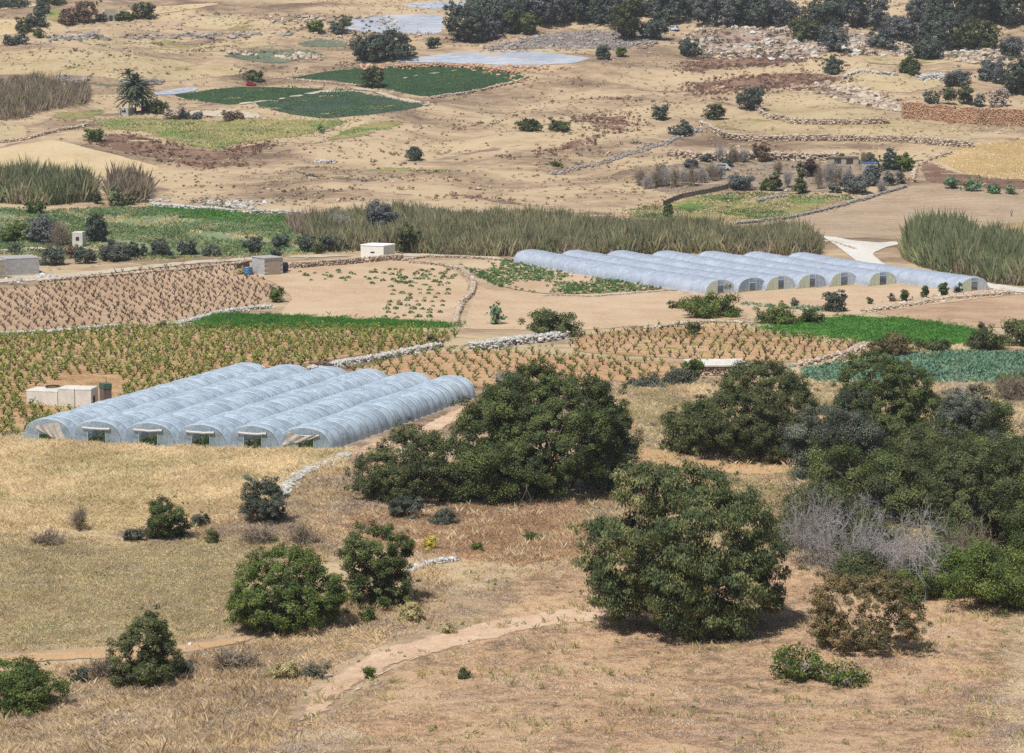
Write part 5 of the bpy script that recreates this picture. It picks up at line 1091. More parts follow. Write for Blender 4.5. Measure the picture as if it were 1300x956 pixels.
ts('undergrowth', [(940, 408), (1060, 398), (1090, 402), (960, 418)], 'crop', .3, 1.1, 98, (10, .0), m=20, flat=.6, leaf=.35)
ts('undergrowth', [(940, 382), (985, 388), (1060, 392), (1060, 396), (985, 393), (940, 388)], 'cabbage', 1.0, .9, 99, None, m=14, flat=.6, leaf=.4)

ts('dead_thistles', P['rub1'], 'thistle', .12, 2.0, 182, (26, .0), m=16, flat=.5, leaf=.7); rocks('scattered_rocks', P['rub1'], 4500, 1.5, 'tan', 1); rocks('scattered_rocks', P['rub2'], 1100, 1.7, 'tan', 2)
rocks('scattered_rocks', P['rub1'], 1100, 1.6, 'white', 3)
rocks('scattered_rocks', P['greyrock'], 1200, 1.2, 'grey', 4)
rocks('scattered_rocks', HILL, 1600, .8, 'tan', 5)
rocks('scattered_rocks', [(0, 48), (80, 40), (210, 32), (220, 38), (90, 52), (20, 62)], 500, 1.2, 'grey', 6)
rocks('scattered_rocks', [(200, 30), (420, 16), (560, 44), (440, 52), (220, 40)], 500, 1.1, 'tan', 7)
rocks('scattered_rocks', [(560, 84), (720, 84), (740, 100), (672, 108), (600, 90)], 500, 1.1, 'orange', 8)
rocks('scattered_rocks', P['thistle1'], 400, 1.0, 'orange', 9)
rocks('scattered_rocks', P['fore'], 900, .12, 'tan', 10)
rocks('scattered_rocks', [(250, 806), (320, 800), (330, 818), (240, 840), (230, 820)], 60, .5, 'white', 11)
rocks('scattered_rocks', [(-20, 340), (60, 342), (80, 354), (0, 362)], 180, .8, 'white', 12)
rocks('scattered_rocks', [(190, 252), (380, 258), (420, 268), (300, 266), (190, 260)], 420, 1.0, 'white', 13)
rocks('scattered_rocks', [(1100, 384), (1200, 376), (1280, 366), (1250, 376), (1100, 396)], 300, .7, 'tan', 14)

for kk, (x0, y0, x1, y1) in enumerate(BANDS): ts('terrace_scrub', P['band%d' % kk], ['thistle', 'far', 'brown'][kk % 3], .12, 1.6, 500 + kk, (16, -.1), m=16, flat=.5, leaf=.6)
gs('fore', 'dry_litter', 'scrub', 12, .07, .12, 120, 2, patch=(5, .1), lean=1.5)
gs('fore', 'dry_litter', 'dry', 10, .08, .12, 121, 2, patch=(7, .1), lean=1.5)
rocks('soil_clods', P['fore'], 16000, .16, 'clod', 122); rocks('soil_clods', P['track'], 900, .1, 'clod', 123)

gs('stubble', 'scrub_twigs', 'scrub', 10, .26, .06, 130, 3, patch=(8, .15)); ts('stubble_weeds', P['stubble'], 'oliveg', .9, .45, 131, (9, .0), m=16, flat=.7, leaf=.13); ts('stubble_weeds', P['stubble'], 'rust', .7, .4, 132, (7, .1), m=14, flat=.7, leaf=.12); ts('stubble_weeds', P['stubble'], 'bright', .04, .6, 133, (9, .2), m=20, flat=.7, leaf=.14)
gs('fore', 'dry_grass', 'scrub', 12, .22, .06, 134, 3, patch=(12, .35)); gs('fore', 'dry_grass', 'rust', 10, .2, .06, 135, 3, patch=(16, .4))
gs('behind', 'dry_grass', 'wheat', 10, .8, .06, 136, 3, patch=(14, .35)); gs('behind', 'scrub_twigs', 'scrub', 8, .6, .06, 137, 3, patch=(10, .3))
for kk, pl in enumerate([[(80, 46), (370, 42), (372, 46), (230, 50), (85, 51)], [(330, 24), (480, 18), (560, 48), (470, 56), (380, 42)], [(265, 62), (420, 72), (400, 78), (270, 68)], [(0, 96), (120, 100), (210, 104), (200, 108), (60, 104)], [(440, 80), (500, 86), (470, 92)]]): rocks('scattered_rocks', pl, 700, 1.4, ['grey', 'tan', 'tan', 'grey', 'orange'][kk], 140 + kk); ts('terrace_scrub', pl, 'far', .05, 2.4, 150 + kk, (20, .0), m=24, flat=.5, leaf=.7)
gs('valley', 'undergrowth', 'dry', 2, .6, .2, 160, 3, patch=(18, .35))

Q, rng = scatter_pts(P['fore'], dens=.5, seed=170); grass('tall_weeds', patchy(Q, 12, .2, rng), rng, 'oliveg', .6, .08, 7, tuft=.18, lean=.5)
Q, rng = scatter_pts(P['scrub'], dens=1.2, seed=171); grass('tall_weeds', patchy(Q, 8, .1, rng), rng, 'dry', .9, .07, 7, tuft=.2, lean=.4)
Q, rng = scatter_pts(P['rust'], dens=1.0, seed=172); grass('tall_weeds', patchy(Q, 8, .1, rng), rng, 'wheat', .9, .06, 6, tuft=.2, lean=.4)
Q, rng = scatter_pts(P['wheat'], dens=.25, seed=173); grass('tall_weeds', patchy(Q, 8, .3, rng), rng, 'oliveg', .9, .08, 7, tuft=.2, lean=.4)
Q, rng = scatter_pts(P['fore'], dens=.03, seed=174); tussock('weeds', Q, rng, 'bright', .6, m=30, flat=.8, leaf=.16)
# ================================================================== WALLS
SW = stone_wall
SW([(356, 634), (366, 616), (392, 598), (420, 588), (440, 578)], .7, 1.4, 'white', 'tumbled white rubble wall climbing from the scrub to the tunnels', .38, 1, tumble=.8)
SW([(395, 472), (430, 464), (480, 456), (520, 448), (556, 440)], .8, 1.8, 'white', 'white rubble wall behind the near plastic tunnels', .42, 2, tumble=.6)
SW([(-10, 426), (60, 423), (110, 418), (152, 415)], .8, 1.6, 'white', 'white rubble wall between the two left vineyards', .45, 3, tumble=.5)
SW([(222, 414), (250, 406), (290, 396), (345, 390)], .8, 1.6, 'white', 'pale stone bank at the corner of the brown vineyard', .5, 4, tumble=.5)
SW([(520, 334), (560, 338), (586, 344), (602, 358), (598, 374), (586, 386), (580, 400), (578, 414)], .9, 1.0, 'tan', 'curved wall dividing the two sandy fields', .45, 5)
SW([(362, 342), (410, 338), (460, 334), (512, 330)], 1.5, .9, 'tan', 'tall tan retaining wall from the grey hut to the white hut', .45, 6)
SW([(512, 331), (545, 326), (600, 328), (650, 332)], .7, .9, 'tan', 'low wall running from the white hut to the far tunnels', .45, 7)
SW([(50, 358), (130, 352), (230, 344), (300, 336), (318, 332)], .8, .8, 'tan', 'low wall between the farm road and the brown vineyard', .45, 8)
SW([(600, 444), (640, 438), (680, 434), (714, 428)], 1.5, 3.2, 'white', 'wide heap of white rubble under the dense bush', .5, 9, tumble=.6)
SW([(818, 420), (870, 412), (905, 410), (960, 412)], .8, 1.4, 'tan', 'rubble bank above the right hand vineyard', .5, 10, tumble=.6)
SW([(1010, 466), (1050, 456), (1086, 446), (1104, 438)], .9, 1.2, 'tan', 'rubble wall along the right end of the vineyard', .5, 11, tumble=.6)
SW([(690, 376), (760, 377), (850, 369), (885, 368)], .5, .6, 'grey', 'thin grey wall below the potato rows', .45, 12)
SW([(1096, 396), (1150, 388), (1200, 380), (1284, 372)], .7, 2.2, 'tan', 'low rubble bank in front of the sapling row', .5, 13, tumble=.7)
SW([(890, 160), (920, 176), (960, 180), (1050, 178), (1150, 180), (1236, 187)], 2.2, 1.4, 'tan', 'long lower terrace wall on the right slope', .8, 14)
SW([(958, 138), (972, 150), (1010, 157), (1060, 158), (1128, 157)], 2.0, 1.2, 'tan', 'short upper terrace wall on the right slope', .8, 15)
SW([(1145, 150), (1180, 152), (1240, 158), (1300, 161), (1360, 164)], 5.6, 1.2, 'orange', 'high orange stone retaining wall on the right slope', .6, 16, tumble=.1)
SW([(850, 198), (900, 204), (950, 202), (1060, 203)], 2.4, 2.4, 'tan', 'rough pale terrace wall behind the bare orchard', .9, 17, tumble=.5)
SW([(500, 270), (560, 270), (620, 274), (710, 280), (800, 284), (880, 290)], 1.0, 1.0, 'tan', 'pale wall along the top of the long reed bed', .6, 18)
SW([(-20, 184), (30, 178), (70, 168), (112, 160)], 1.2, 1.0, 'tan', 'field wall at the left edge above the straw field', .8, 19)
SW([(195, 262), (230, 264), (280, 268), (300, 270)], 1.0, 1.6, 'white', 'white rubble line above the green valley strip', .7, 20, tumble=.5)
SW([(310, 272), (340, 270), (385, 272)], 1.3, 1.2, 'white', 'short white wall right of the green valley strip', .7, 21)
SW([(1160, 232), (1164, 212), (1182, 202), (1208, 196)], 1.2, .9, 'tan', 'curved wall beside the golden field path', .8, 22)
SW([(-10, 322), (40, 318), (110, 320), (150, 322)], 1.0, 1.0, 'tan', 'rough wall behind the left block hut', .6, 23)
SW([(340, 98), (420, 106), (470, 110)], .9, .9, 'tan', 'light wall between the two upper crop fields', .8, 24)
SW([(548, 126), (600, 118), (660, 104), (672, 98)], 1.0, 1.0, 'tan', 'wall round the right end of the curved crop field', .8, 25)
SW([(500, 86), (560, 84), (610, 86), (660, 95)], 1.3, 1.4, 'orange', 'orange stone bank above the curved crop field', .9, 26, tumble=.6)
SW([(415, 118), (450, 116), (500, 126), (545, 134)], .9, .8, 'tan', 'low wall along the upper side of the blue green crop field', .8, 27)
SW([(1070, 100), (1090, 92), (1140, 96)], 1.4, 1.2, 'white', 'pale wall on the small upper terrace', .9, 28)
SW([(1168, 102), (1190, 98), (1205, 104)], 2.0, 4, 'white', 'white rubble heap right of the round green tree', .9, 29, tumble=.6)
SW([(935, 285), (1000, 278), (1060, 264), (1110, 250), (1150, 238)], .8, 1.0, 'grey', 'grey wall along the left edge of the ploughed field', .6, 30)
SW([(700, 222), (760, 208), (800, 196), (850, 180), (888, 164)], .7, 1.6, 'grey', 'broken stone line following the diagonal ditch', .8, 31, tumble=.8)
SW([(1000, 250), (975, 252), (962, 256)], .8, 2.5, 'grey', 'grey heap of stones below the small pine', .6, 32, tumble=.12, name='stone_heap', cat='stone heap')
SW([(402, 206), (412, 208), (424, 207)], 1.6, 2.2, 'white', 'white stone heap on the bare slope left of the lone bush', .9, 33, tumble=.12, name='stone_heap', cat='stone heap')
SW([(520, 728), (545, 716), (580, 710)], .5, 1.2, 'white', 'little white rock pile beside the taller open shrub', .35, 34, tumble=.12, name='stone_heap', cat='stone heap')
SW([(1036, 305), (1060, 308), (1085, 316)], .5, .8, 'tan', 'kerb of stones along the white track', .5, 35)

# ================================================================== VINEYARDS
def vine_proto(seed, leafy, tall=1.0):
    rng = np.random.default_rng(seed); mb = MB(); lv = []
    P0 = np.array([0, 0, -.1]); d = np.array([rng.normal() * .25, rng.normal() * .25, 1.0]); h = .55 * tall
    a = P0 + d * h * .5 + rng.normal(size=3) * .05; b = P0 + d * h + rng.normal(size=3) * .08
    mb.tube_path([P0, a, b], [.12, .1, .12], 5); tips = []
    for i_ in range(rng.integers(3, 5)):
        an = rng.random() * 6.283; dd = np.array([math.cos(an), math.sin(an), .5 + .5 * rng.random()]) * (.26 + .26 * rng.random())
        c = b + dd * .6 + rng.normal(size=3) * .06; e = c + dd * .6 + np.array([0, 0, .15]); mb.tube_path([b, c, e], [.09, .065, .04], 4); tips += [c, e]
    V = None
    if leafy:
        T = np.array(tips); n = leafy; ci = rng.integers(0, len(T), n); Cc = T[ci] + rng.normal(size=(n, 3)) * .16 + np.array([0, 0, .08]); nn = rng.normal(size=(n, 3)) + np.array([0, 0, .7]); nn /= np.linalg.norm(nn, axis=1, keepdims=True)
        V, Q = quads_leaves(Cc, nn, .24, .2, rng); t = np.repeat(rng.random(n), 4); return mb, V, Q, t
    return mb, None, None, None
def vine_points(poly, dx, dy, rot, seed, jx=.3):
    W = wpoly(poly, 14, 0, seed)[:, :2]; rng = np.random.default_rng(seed); c = W.mean(0); R_ = np.array([[math.cos(R(rot)), -math.sin(R(rot))], [math.sin(R(rot)), math.cos(R(rot))]])
    g = np.stack(np.meshgrid(np.arange(-130, 130, dx), np.arange(-130, 130, dy)), -1).reshape(-1, 2); g = g + rng.normal(size=g.shape) * jx; Q = g @ R_.T + c
    Q = Q[inpoly(Q, W)]; Q = Q[np.abs(Q[:, 0]) < Q[:, 1] * .225]; return Q[rng.random(len(Q)) > .06]
near_v, rest = [], []
def not_in(Q, poly): return Q[~inpoly(Q, wpoly(poly, 20, 0, 0)[:, :2])]
SHED = [(25, 500), (90, 475), (155, 480), (150, 520), (60, 525)]
TUN = [(30, 562), (110, 535), (292, 480), (605, 500), (600, 512), (420, 575)]
A_ = vine_points(P['vines_green'], 1.7, 2.2, 25, 1); A_ = not_in(not_in(A_, SHED), TUN)
B_ = vine_points(P['vines_brown'], 2.0, 2.8, 20, 2); C2_ = vine_points(P['vines_right'], 2.2, 3.0, 25, 3); D_ = vine_points(P['vines_orange'], 2.2, 3.4, 10, 4); D_ = not_in(D_, TUN)
ALL = [(q, 'g') for q in A_] + [(q, 'b') for q in B_] + [(q, 'r') for q in C2_] + [(q, 'o') for q in D_]
ALL.sort(key=lambda t: t[0][1])
protos = {}
for ty, lf, tall in (('g', 40, .72), ('b', 3, .6), ('r', 12, .75), ('o', 30, .5)):
    protos[ty] = [vine_proto(100 + j + ord(ty), lf, tall) for j in range(5)]
VL = {'g': ('short gnarled grapevine with fresh green leaves in the vineyard behind the near tunnels', 'grapevines behind the near tunnels'),
      'o': ('low leafy grapevine on bare orange soil behind the tall carob', 'grapevines on orange soil'),
      'r': ('bare branching grapevine with few leaves in the right hand vineyard', 'grapevines in the right hand vineyard'),
      'b': ('dark leafless grapevine stump on pinkish soil in the left vineyard', 'leafless grapevines')}
rngv = np.random.default_rng(77); made = {}
stack = {'w': ([], [], 0)}
SV, SQ, LV, LQ, LT = [], [], [], [], []; sn = ln = 0
for i_, (q, ty) in enumerate(ALL):
    j = int(rngv.integers(0, 5)); rz = rngv.random() * 6.283; s_ = .8 + .4 * rngv.random(); z = float(H(q[0], q[1])); mb, V, Q, t = protos[ty][j]
    if i_ < 300:
        if (ty, j) not in made:
            o = mb.build('grapevine', M_vinewood); ch = link('foliage', V, [Q], ML['vine'], tint=t, parent=o); made[(ty, j)] = (o.data, ch.data)
        else:
            o = bpy.data.objects.new('grapevine', made[(ty, j)][0]); COL.objects.link(o); ch = bpy.data.objects.new('foliage', made[(ty, j)][1]); COL.objects.link(ch); ch.parent = o
        o.location = (q[0], q[1], z); o.rotation_euler = (0, 0, rz); o.scale = (s_,) * 3; tag(o, VL[ty][0], 'grapevine', VL[ty][1])
    else:
        c_, s2 = math.cos(rz) * s_, math.sin(rz) * s_; M = np.array([[c_, s2, 0], [-s2, c_, 0], [0, 0, s_]]); w_ = np.concatenate(mb.v)
        off = np.array([q[0], q[1], z]); SV.append(w_ @ M + off); SQ.append(np.concatenate(mb.q) + sn); sn += len(w_)
        LV.append(V @ M + off); LQ.append(Q + ln); LT.append(t); ln += len(V)
n1 = len(np.concatenate(SV)); Vv = np.concatenate(SV + LV); Qa = np.concatenate(SQ); Qb = np.concatenate(LQ) + n1
o = link('distant_grapevines', Vv, [np.concatenate([Qa, Qb])], [M_vinewood, ML['vine']], tint=np.concatenate([np.zeros(n1)] + LT), fmat=np.concatenate([np.zeros(len(Qa)), np.ones(len(Qb))])); tag(o, kind='stuff')
print('vines', len(ALL))
# thin weeds between green vines
Qw, rg = scatter_pts(P['vines_green'], dens=1.1, seed=301); grass('vineyard_weeds', not_in(patchy(Qw, 12, 0, rg), TUN), rg, 'vine', .3, .14, 3)
Qw, rg = scatter_pts(P['vines_orange'], dens=.3, seed=302); grass('vineyard_weeds', patchy(Qw, 12, .2, rg), rg, 'vine', .3, .14, 3)
Qw, rg = scatter_pts(P['vines_right'], dens=.8, seed=303); grass('vineyard_weeds', patchy(Qw, 12, .1, rg), rg, 'wheatg', .3, .14, 3)
# crop plants in the sandy field
cp = []
rg = np.random.default_rng(8)
for r_ in range(7):
    x0, x1 = 515 + r_ * 11, 488 + r_ * 14
    for t_ in np.arange(0, 1, .085):
        if rg.random() < .75 - .25 * (t_ < .4): cp.append((500 + r_ * 13 + t_ * (-8 - 3 * r_) + rg.normal() * 2, 350 + t_ * 56 + rg.normal() * .6))
for _ in range(60): cp.append((470 + rg.random() * 110, 342 + rg.random() * 22))
for _ in range(26): cp.append((380 + rg.random() * 120, 344 + rg.random() * 14))
pm = []
for j in range(4):
    r2 = np.random.default_rng(j); n = 26; g_ = r2.normal(size=(n, 3)); g_ /= np.linalg.norm(g_, axis=1, keepdims=True); g_[:, 2] = np.abs(g_[:, 2]); nn = g_ + .5 * r2.normal(size=(n, 3)); nn /= np.linalg.norm(nn, axis=1, keepdims=True)
    pm.append(quads_leaves(g_ * np.array([.5, .5, .45]), nn, .42, .26, r2) + (np.repeat(r2.random(n), 4),))
pmesh = {}
for x, y in cp:
    j = int(rg.integers(0, 4)); b = G(x, y)
    if j not in pmesh: o = link('crop_plant', pm[j][0], [pm[j][1]], ML['crop'], tint=pm[j][2]); pmesh[j] = o.data
    else: o = bpy.data.objects.new('crop_plant', pmesh[j]); COL.objects.link(o)
    o.location = [float(v) for v in b]; o.rotation_euler[2] = rg.random() * 6; s_ = .7 + rg.random() * .7; o.scale = (s_, s_, s_)
    tag(o, 'small leafy plant in the sandy field left of the curved wall', 'plant', 'crop plants in the sandy field')

# ================================================================== POLYTUNNELS
M_film = film_mat('tunnel_film', (202, 219, 230), .82, tr=.3)
M_film_far = film_mat('tunnel_film_far', (186, 196, 208), .92, tr=.3, dirt=.98)
M_filmend = film_mat('tunnel_end_film', (188, 204, 212), .6, tr=.35)
M_filmwhite = film_mat('clear_white_end_film', (228, 232, 234), 1.2, tr=.5, dirt=.99)
M_filmgreen = film_mat('tunnel_end_film_yellowed', (236, 238, 208), 1.2, tr=.5, dirt=.99)
M_hoop = plain_mat('galvanised_hoop', (196, 206, 212), (212, 220, 226), 2, rough=.5, k=.9)
M_curtain = film_mat('beige_curtain', (206, 196, 180), .97, tr=.2)
M_roll = plain_mat('rolled_white_film', (214, 210, 202), (226, 222, 214), 2, rough=.6)
M_edge = plain_mat('soil_covered_film_edge', (196, 178, 158), (216, 204, 188), 1.2)
def tunnel(A, B, A2, B2, h, bays, film, endfilm, label, group, seed, curtain=None, doors='full', sub=4, side=1, far=False):
    """A,A2 left/right foot of the near end; B,B2 of the far end"""
    rng = np.random.default_rng(seed); A, B, A2, B2 = [np.asarray(p_, float) for p_ in (A, B, A2, B2)]
    org = np.array([*((A + A2) / 2)[:2], 0]); org[2] = H(org[0], org[1]); root = empty('polytunnel', org, label, 'polytunnel', group)
    ns = 20; th = np.linspace(0, math.pi, ns + 1)
    cx = np.cos(th)[::-1]; cx = np.sign(cx) * np.abs(cx) ** .9; sz = np.sin(th) ** .7
    def ring(t, f=1.0, nz=0.0):
        l = A + (B - A) * t; r = A2 + (B2 - A2) * t; c = (l + r) / 2; hw = (r - l) / 2
        zb = float(H(c[0], c[1])); pts = np.zeros((ns + 1, 3)); pts[:, :2] = c[:2] + np.outer(cx * f, hw[:2]); pts[:, 2] = zb - .05 + sz * h * f; return pts
    T = np.linspace(0, 1, bays * sub + 1); rings = []; bayv = rng.random(bays)
    for i2, t in enumerate(T):
        ph = (i2 % sub) / sub; rings.append(ring(t, 1 + (.045 + .03 * bayv[min(i2 // sub, bays - 1)]) * math.sin(math.pi * ph) ** .8 + rng.normal() * .004))
    V = np.concatenate(rings); m = ns + 1; i2 = (np.arange(len(T) - 1)[:, None] * m + np.arange(ns)[None]).ravel()
    link('film_cover', V, [np.stack([i2, i2 + m, i2 + m + 1, i2 + 1], 1)], film, parent=root, origin=org, smooth=True)
    hp = MB()
    for kk in range(0, bays + 1):
        hp.tube_path(ring(kk / bays, 1.004 if not far else .99), .03, 4)
    for ss in (ns // 2,):
        hp.tube_path(np.array([ring(t, .985)[ss] for t in np.linspace(0, 1, bays + 1)]), .03, 4)
    hp.build('hoops', M_hoop, root, origin=org)
    for ss in (0, ns):
        ed = MB()
        e = np.array([ring(t, 1.03)[ss] for t in np.linspace(0, 1, bays * 2 + 1)]); e[:, 2] += .05; ed.tube_path(e, .16 + rng.random(len(e)) * .1, 5)
        ed.build('buried_film_edge', M_edge, root, origin=org)
    # near end
    r0 = ring(0, .99); c = (A + A2) / 2; hw = (A2 - A) / 2; zb = float(H(c[0], c[1])); ux = hw[:2] / np.linalg.norm(hw[:2]); HW = np.linalg.norm(hw[:2]); fw = np.array([-ux[1], ux[0]]) * (-1)
    def pt(u, z, o_=0.0): return [c[0] + ux[0] * u + fw[0] * o_, c[1] + ux[1] * u + fw[1] * o_, zb + z]
    us = (r0[:, :2] - c[:2]) @ ux; zs = r0[:, 2] - zb
    def arch(u): return float(np.interp(u, us, zs))
    def panel(name, u0, u1, z0, z1, mat, nseg=8, o_=0.02):
        uu = np.linspace(u0, u1, nseg + 1); vs, qs = [], []
        for a_, u in enumerate(uu):
            top = min(arch(u), z1) if z1 else arch(u); vs += [pt(u, z0, o_ + .03 * math.sin(a_ * 2.2)), pt(u, max(top, z0 + .02), o_)]
            if a_: b_ = 2 * a_; qs.append([b_ - 2, b_, b_ + 1, b_ - 1])
        link(name, vs, [qs], mat, parent=root, origin=org)
    dw, dh = HW * .36, h * (.66 if doors == 'low' else .9)
    if far:
        dw, dh = HW * (.2 + .08 * rng.random()), h * (.6 + .15 * rng.random())
        panel('end_wall_panel', -HW * .97, -dw, 0, None, endfilm); panel('end_wall_panel', dw, HW * .97, 0, None, (endfilm if side else M_film_far) if seed % 2 else M_filmwhite); panel('end_wall_transom', -dw, dw, dh, None, M_filmend)
    else:
        panel('end_wall_panel', -HW * .97, -dw, 0, None, endfilm); panel('end_wall_panel', dw, HW * .97, 0, None, endfilm); panel('end_wall_transom', -dw * 1.0, dw, dh, None, endfilm)
    fr = MB()
    for u in (-dw, dw): fr.tubes([pt(u, -.1, .05)], [pt(u, arch(u), .05)], .04, .04, 5)
    fr.tubes([pt(-dw, dh, .05)], [pt(dw, dh, .05)], .04, .04, 5); fr.build('door_frame', M_hoop, root, origin=org)
    if curtain == 'roll':
        rl = MB(); w2 = HW * .56; pts = [pt(-w2 + 2 * w2 * t, dh + .05 - .08 * math.sin(3.14 * t) + rng.normal() * .02, .14) for t in np.linspace(0, 1, 9)]; rl.tube_path(pts, .17, 8); rl.build('rolled_curtain', M_roll, root, origin=org)
    if curtain == 'drape':   # big sheet pulled aside to the right
        vs, qs = [], []; nu, nv = 14, 10
        for a_ in range(nu + 1):
            for b_ in range(nv + 1):
                s1, t1 = a_ / nu, b_ / nv
                topx, topz = -HW * .55 + HW * 1.05 * s1, h * .66 + h * .22 * s1; botx, botz = HW * .1 + HW * .8 * s1, .0 + h * .25 * (1 - s1)
                u = topx + (botx - topx) * t1; z = topz + (botz - topz) * t1 ; vs.append(pt(u, max(z, .02), .2 + .12 * math.sin(a_ * 1.7 + b_ * .5)))
                if a_ and b_: p_ = a_ * (nv + 1) + b_; qs.append([p_ - nv - 2, p_ - nv - 1, p_, p_ - 1])
        link('draped_curtain', vs, [qs], M_curtain, parent=root, origin=org, smooth=True)
    if curtain == 'sag':
        vs, qs = [], []; nu, nv = 14, 6
        for a_ in range(nu + 1):
            for b_ in range(nv + 1):
                s1, t1 = a_ / nu, b_ / nv; u = -HW * .62 + HW * 1.2 * s1; wd_ = h * (.5 * (1 - s1) ** 1.6 + .1); zt = h * (.82 - .08 * s1) - .12 * h * math.sin(3.14 * s1)
                vs.append(pt(u - .25 * HW * t1 * (1 - s1), zt - wd_ * t1, .2 + .1 * math.sin(a_ * 1.3 + b_)))
                if a_ and b_: p_ = a_ * (nv + 1) + b_; qs.append([p_ - nv - 2, p_ - nv - 1, p_, p_ - 1])
        link('draped_curtain', vs, [qs], M_curtain, parent=root, origin=org, smooth=True)
    # far end closed
    r1 = ring(1, .99); cc = r1.mean(0); link('end_wall_panel', np.concatenate([r1, [cc]]), [[[i3, i3 + 1, ns + 1] for i3 in range(ns)]], endfilm, parent=root, origin=org)
    return c, ux, HW, (B - A)
fx = [30, 91, 155, 222, 288, 354, 420]; fy = [559, 562, 564.5, 567, 569, 571, 574]
bx_ = [292, 345, 396, 446, 497, 552, 604]; by_ = [484, 487, 489, 492, 496, 500, 505]
Fp = [G(a, b) for a, b in zip(fx, fy)]; Bp = [G(a, b) for a, b in zip(bx_, by_)]
nl_ = ['leftmost near tunnel with a big beige curtain pulled across its mouth', 'second near tunnel from the left with a rolled white curtain', 'third near tunnel from the left with a rolled curtain above its doorway',
       'fourth near tunnel from the left with plants in its open doorway', 'fifth near tunnel from the left beside the sagging curtain one', 'rightmost near tunnel, beside the dirt track, with a sagging beige curtain']
cur = ['drape', 'roll', 'roll', 'roll', 'roll', 'sag']
inner = []
for i_ in range(6):
    g_ = .012
    A, A2 = Fp[i_] + (Fp[i_ + 1] - Fp[i_]) * g_, Fp[i_ + 1] - (Fp[i_ + 1] - Fp[i_]) * g_; B, B2 = Bp[i_] + (Bp[i_ + 1] - Bp[i_]) * g_, Bp[i_ + 1] - (Bp[i_ + 1] - Bp[i_]) * g_
    tunnel(A, B, A2, B2, 3.0, 24, M_film, M_filmend, nl_[i_], 'near plastic tunnels', 900 + i_, cur[i_], 'low')
    for t in np.linspace(.01, .97, 110):
        l = A + (B - A) * t; r = A2 + (B2 - A2) * t
        for f in (.3, .5, .7): inner.append((l + (r - l) * (f + .03 * math.sin(t * 90)))[:2])
Qi = np.array(inner); rg = np.random.default_rng(3); Qi = np.repeat(Qi, 2, 0) + rg.normal(size=(len(Qi) * 2, 2)) * .25
tussock('tunnel_crop_rows', Qi, rg, 'crop', 1.2, m=12, flat=1.0, leaf=.35)
# far group
hx = [896, 937, 973, 1013, 1054, 1103, 1219]; hy = [374, 371.5, 369, 366.5, 364, 363.5, 371]
fl_ = ['first far tunnel with a yellowed door panel, left of the group', 'second far tunnel, with clear film doors', 'third far tunnel, green panel left of its doorway', 'fourth far tunnel, rags of film around its doorway',
       'fifth far tunnel, pale yellow panels either side of a dark door', 'sixth far tunnel, standing apart to the right with cream door panels', 'last far tunnel, reaching furthest right beside the track']
for i_ in range(7):
    A = G(hx[i_], hy[i_]); B = G(652 + 57.5 * i_, 334 + .6 * i_); dv = (A - B)[:2]; L = np.linalg.norm(dv); dv /= L; pv = np.array([-dv[1], dv[0]]) ; pv = pv if pv[1] > 0 else -pv
    wd_ = 7.7; off = np.array([*(pv * wd_), 0]); tunnel(A, B, A + off, B + off, 2.8, max(20, int(L / 3)), M_film_far, M_filmgreen if i_ != 1 else M_filmend, fl_[i_], 'far plastic tunnels', 950 + i_, None, far=True, side=i_ not in (2, 3), sub=3)
# ================================================================== BUILDINGS
def frame_at(p0, p1):
    p0, p1 = np.asarray(p0, float), np.asarray(p1, float); u = (p1 - p0)[:2]; L = np.linalg.norm(u); u /= L; return p0, u, np.array([-u[1], u[0]]), L
def hut(name, label, cat, f0, f1, depth, h, mw, mr, over=.12, thick=.16, door=None, win=None, dm=None, slope=0.0):
    """f0,f1: photo feet of the front wall's ends"""
    p0, u, v, L = frame_at(G(*f0), G(*f1))
    if v[1] < 0: v = -v
    c = p0[:2] + u * L / 2 + v * depth / 2; z = min(float(H(*(p0[:2]))), float(H(*(p0[:2] + u * L)))) - .05; rz = math.atan2(u[1], u[0]); org = np.array([c[0], c[1], z])
    root = empty(name, org, label, cat); wl = MB(); wl.box((0, 0, h / 2), (L, depth, h), 0); w_ = wl.build('walls', mw, root, origin=(0, 0, 0))
    rf = MB(); rf.box((0, 0, h + thick / 2 + .003), (L + over * 2, depth + over * 2, thick), 0, taper=.97); rf.build('roof', mr, root, origin=(0, 0, 0))
    def patchbox(nm, side, s, w2, z0, z1, mat, prot=.03):
        b = MB()
        if side == 'front': b.box(((s - .5) * L, -depth / 2 - prot / 2, (z0 + z1) / 2), (w2, prot, z1 - z0))
        else: b.box((L / 2 + prot / 2, (s - .5) * depth, (z0 + z1) / 2), (prot, w2, z1 - z0))
        return b.build(nm, mat, root, origin=(0, 0, 0))
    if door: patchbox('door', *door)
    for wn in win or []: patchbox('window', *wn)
    root.rotation_euler = (0, 0, rz); return root
M_white_w = plain_mat('whitewashed_plaster', (226, 224, 208), (236, 234, 222), 1.0, k=.9); M_wroof = plain_mat('white_roof_paint', (232, 232, 230), (240, 240, 238), 1, k=.95)
M_block = plain_mat('grey_concrete_blocks', (204, 202, 198), (218, 215, 208), 1.5, brick=(.9, .45)); M_blockr = plain_mat('concrete_roof', (176, 172, 166), (196, 192, 184), 1)
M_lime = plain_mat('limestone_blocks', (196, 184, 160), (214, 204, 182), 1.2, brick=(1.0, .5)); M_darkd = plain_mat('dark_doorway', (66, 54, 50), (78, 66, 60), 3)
M_tan_d = plain_mat('tan_painted_door', (188, 170, 146), (198, 182, 158), 2); M_bluep = plain_mat('blue_plastic', (70, 120, 164), (84, 134, 176), 2, rough=.4)
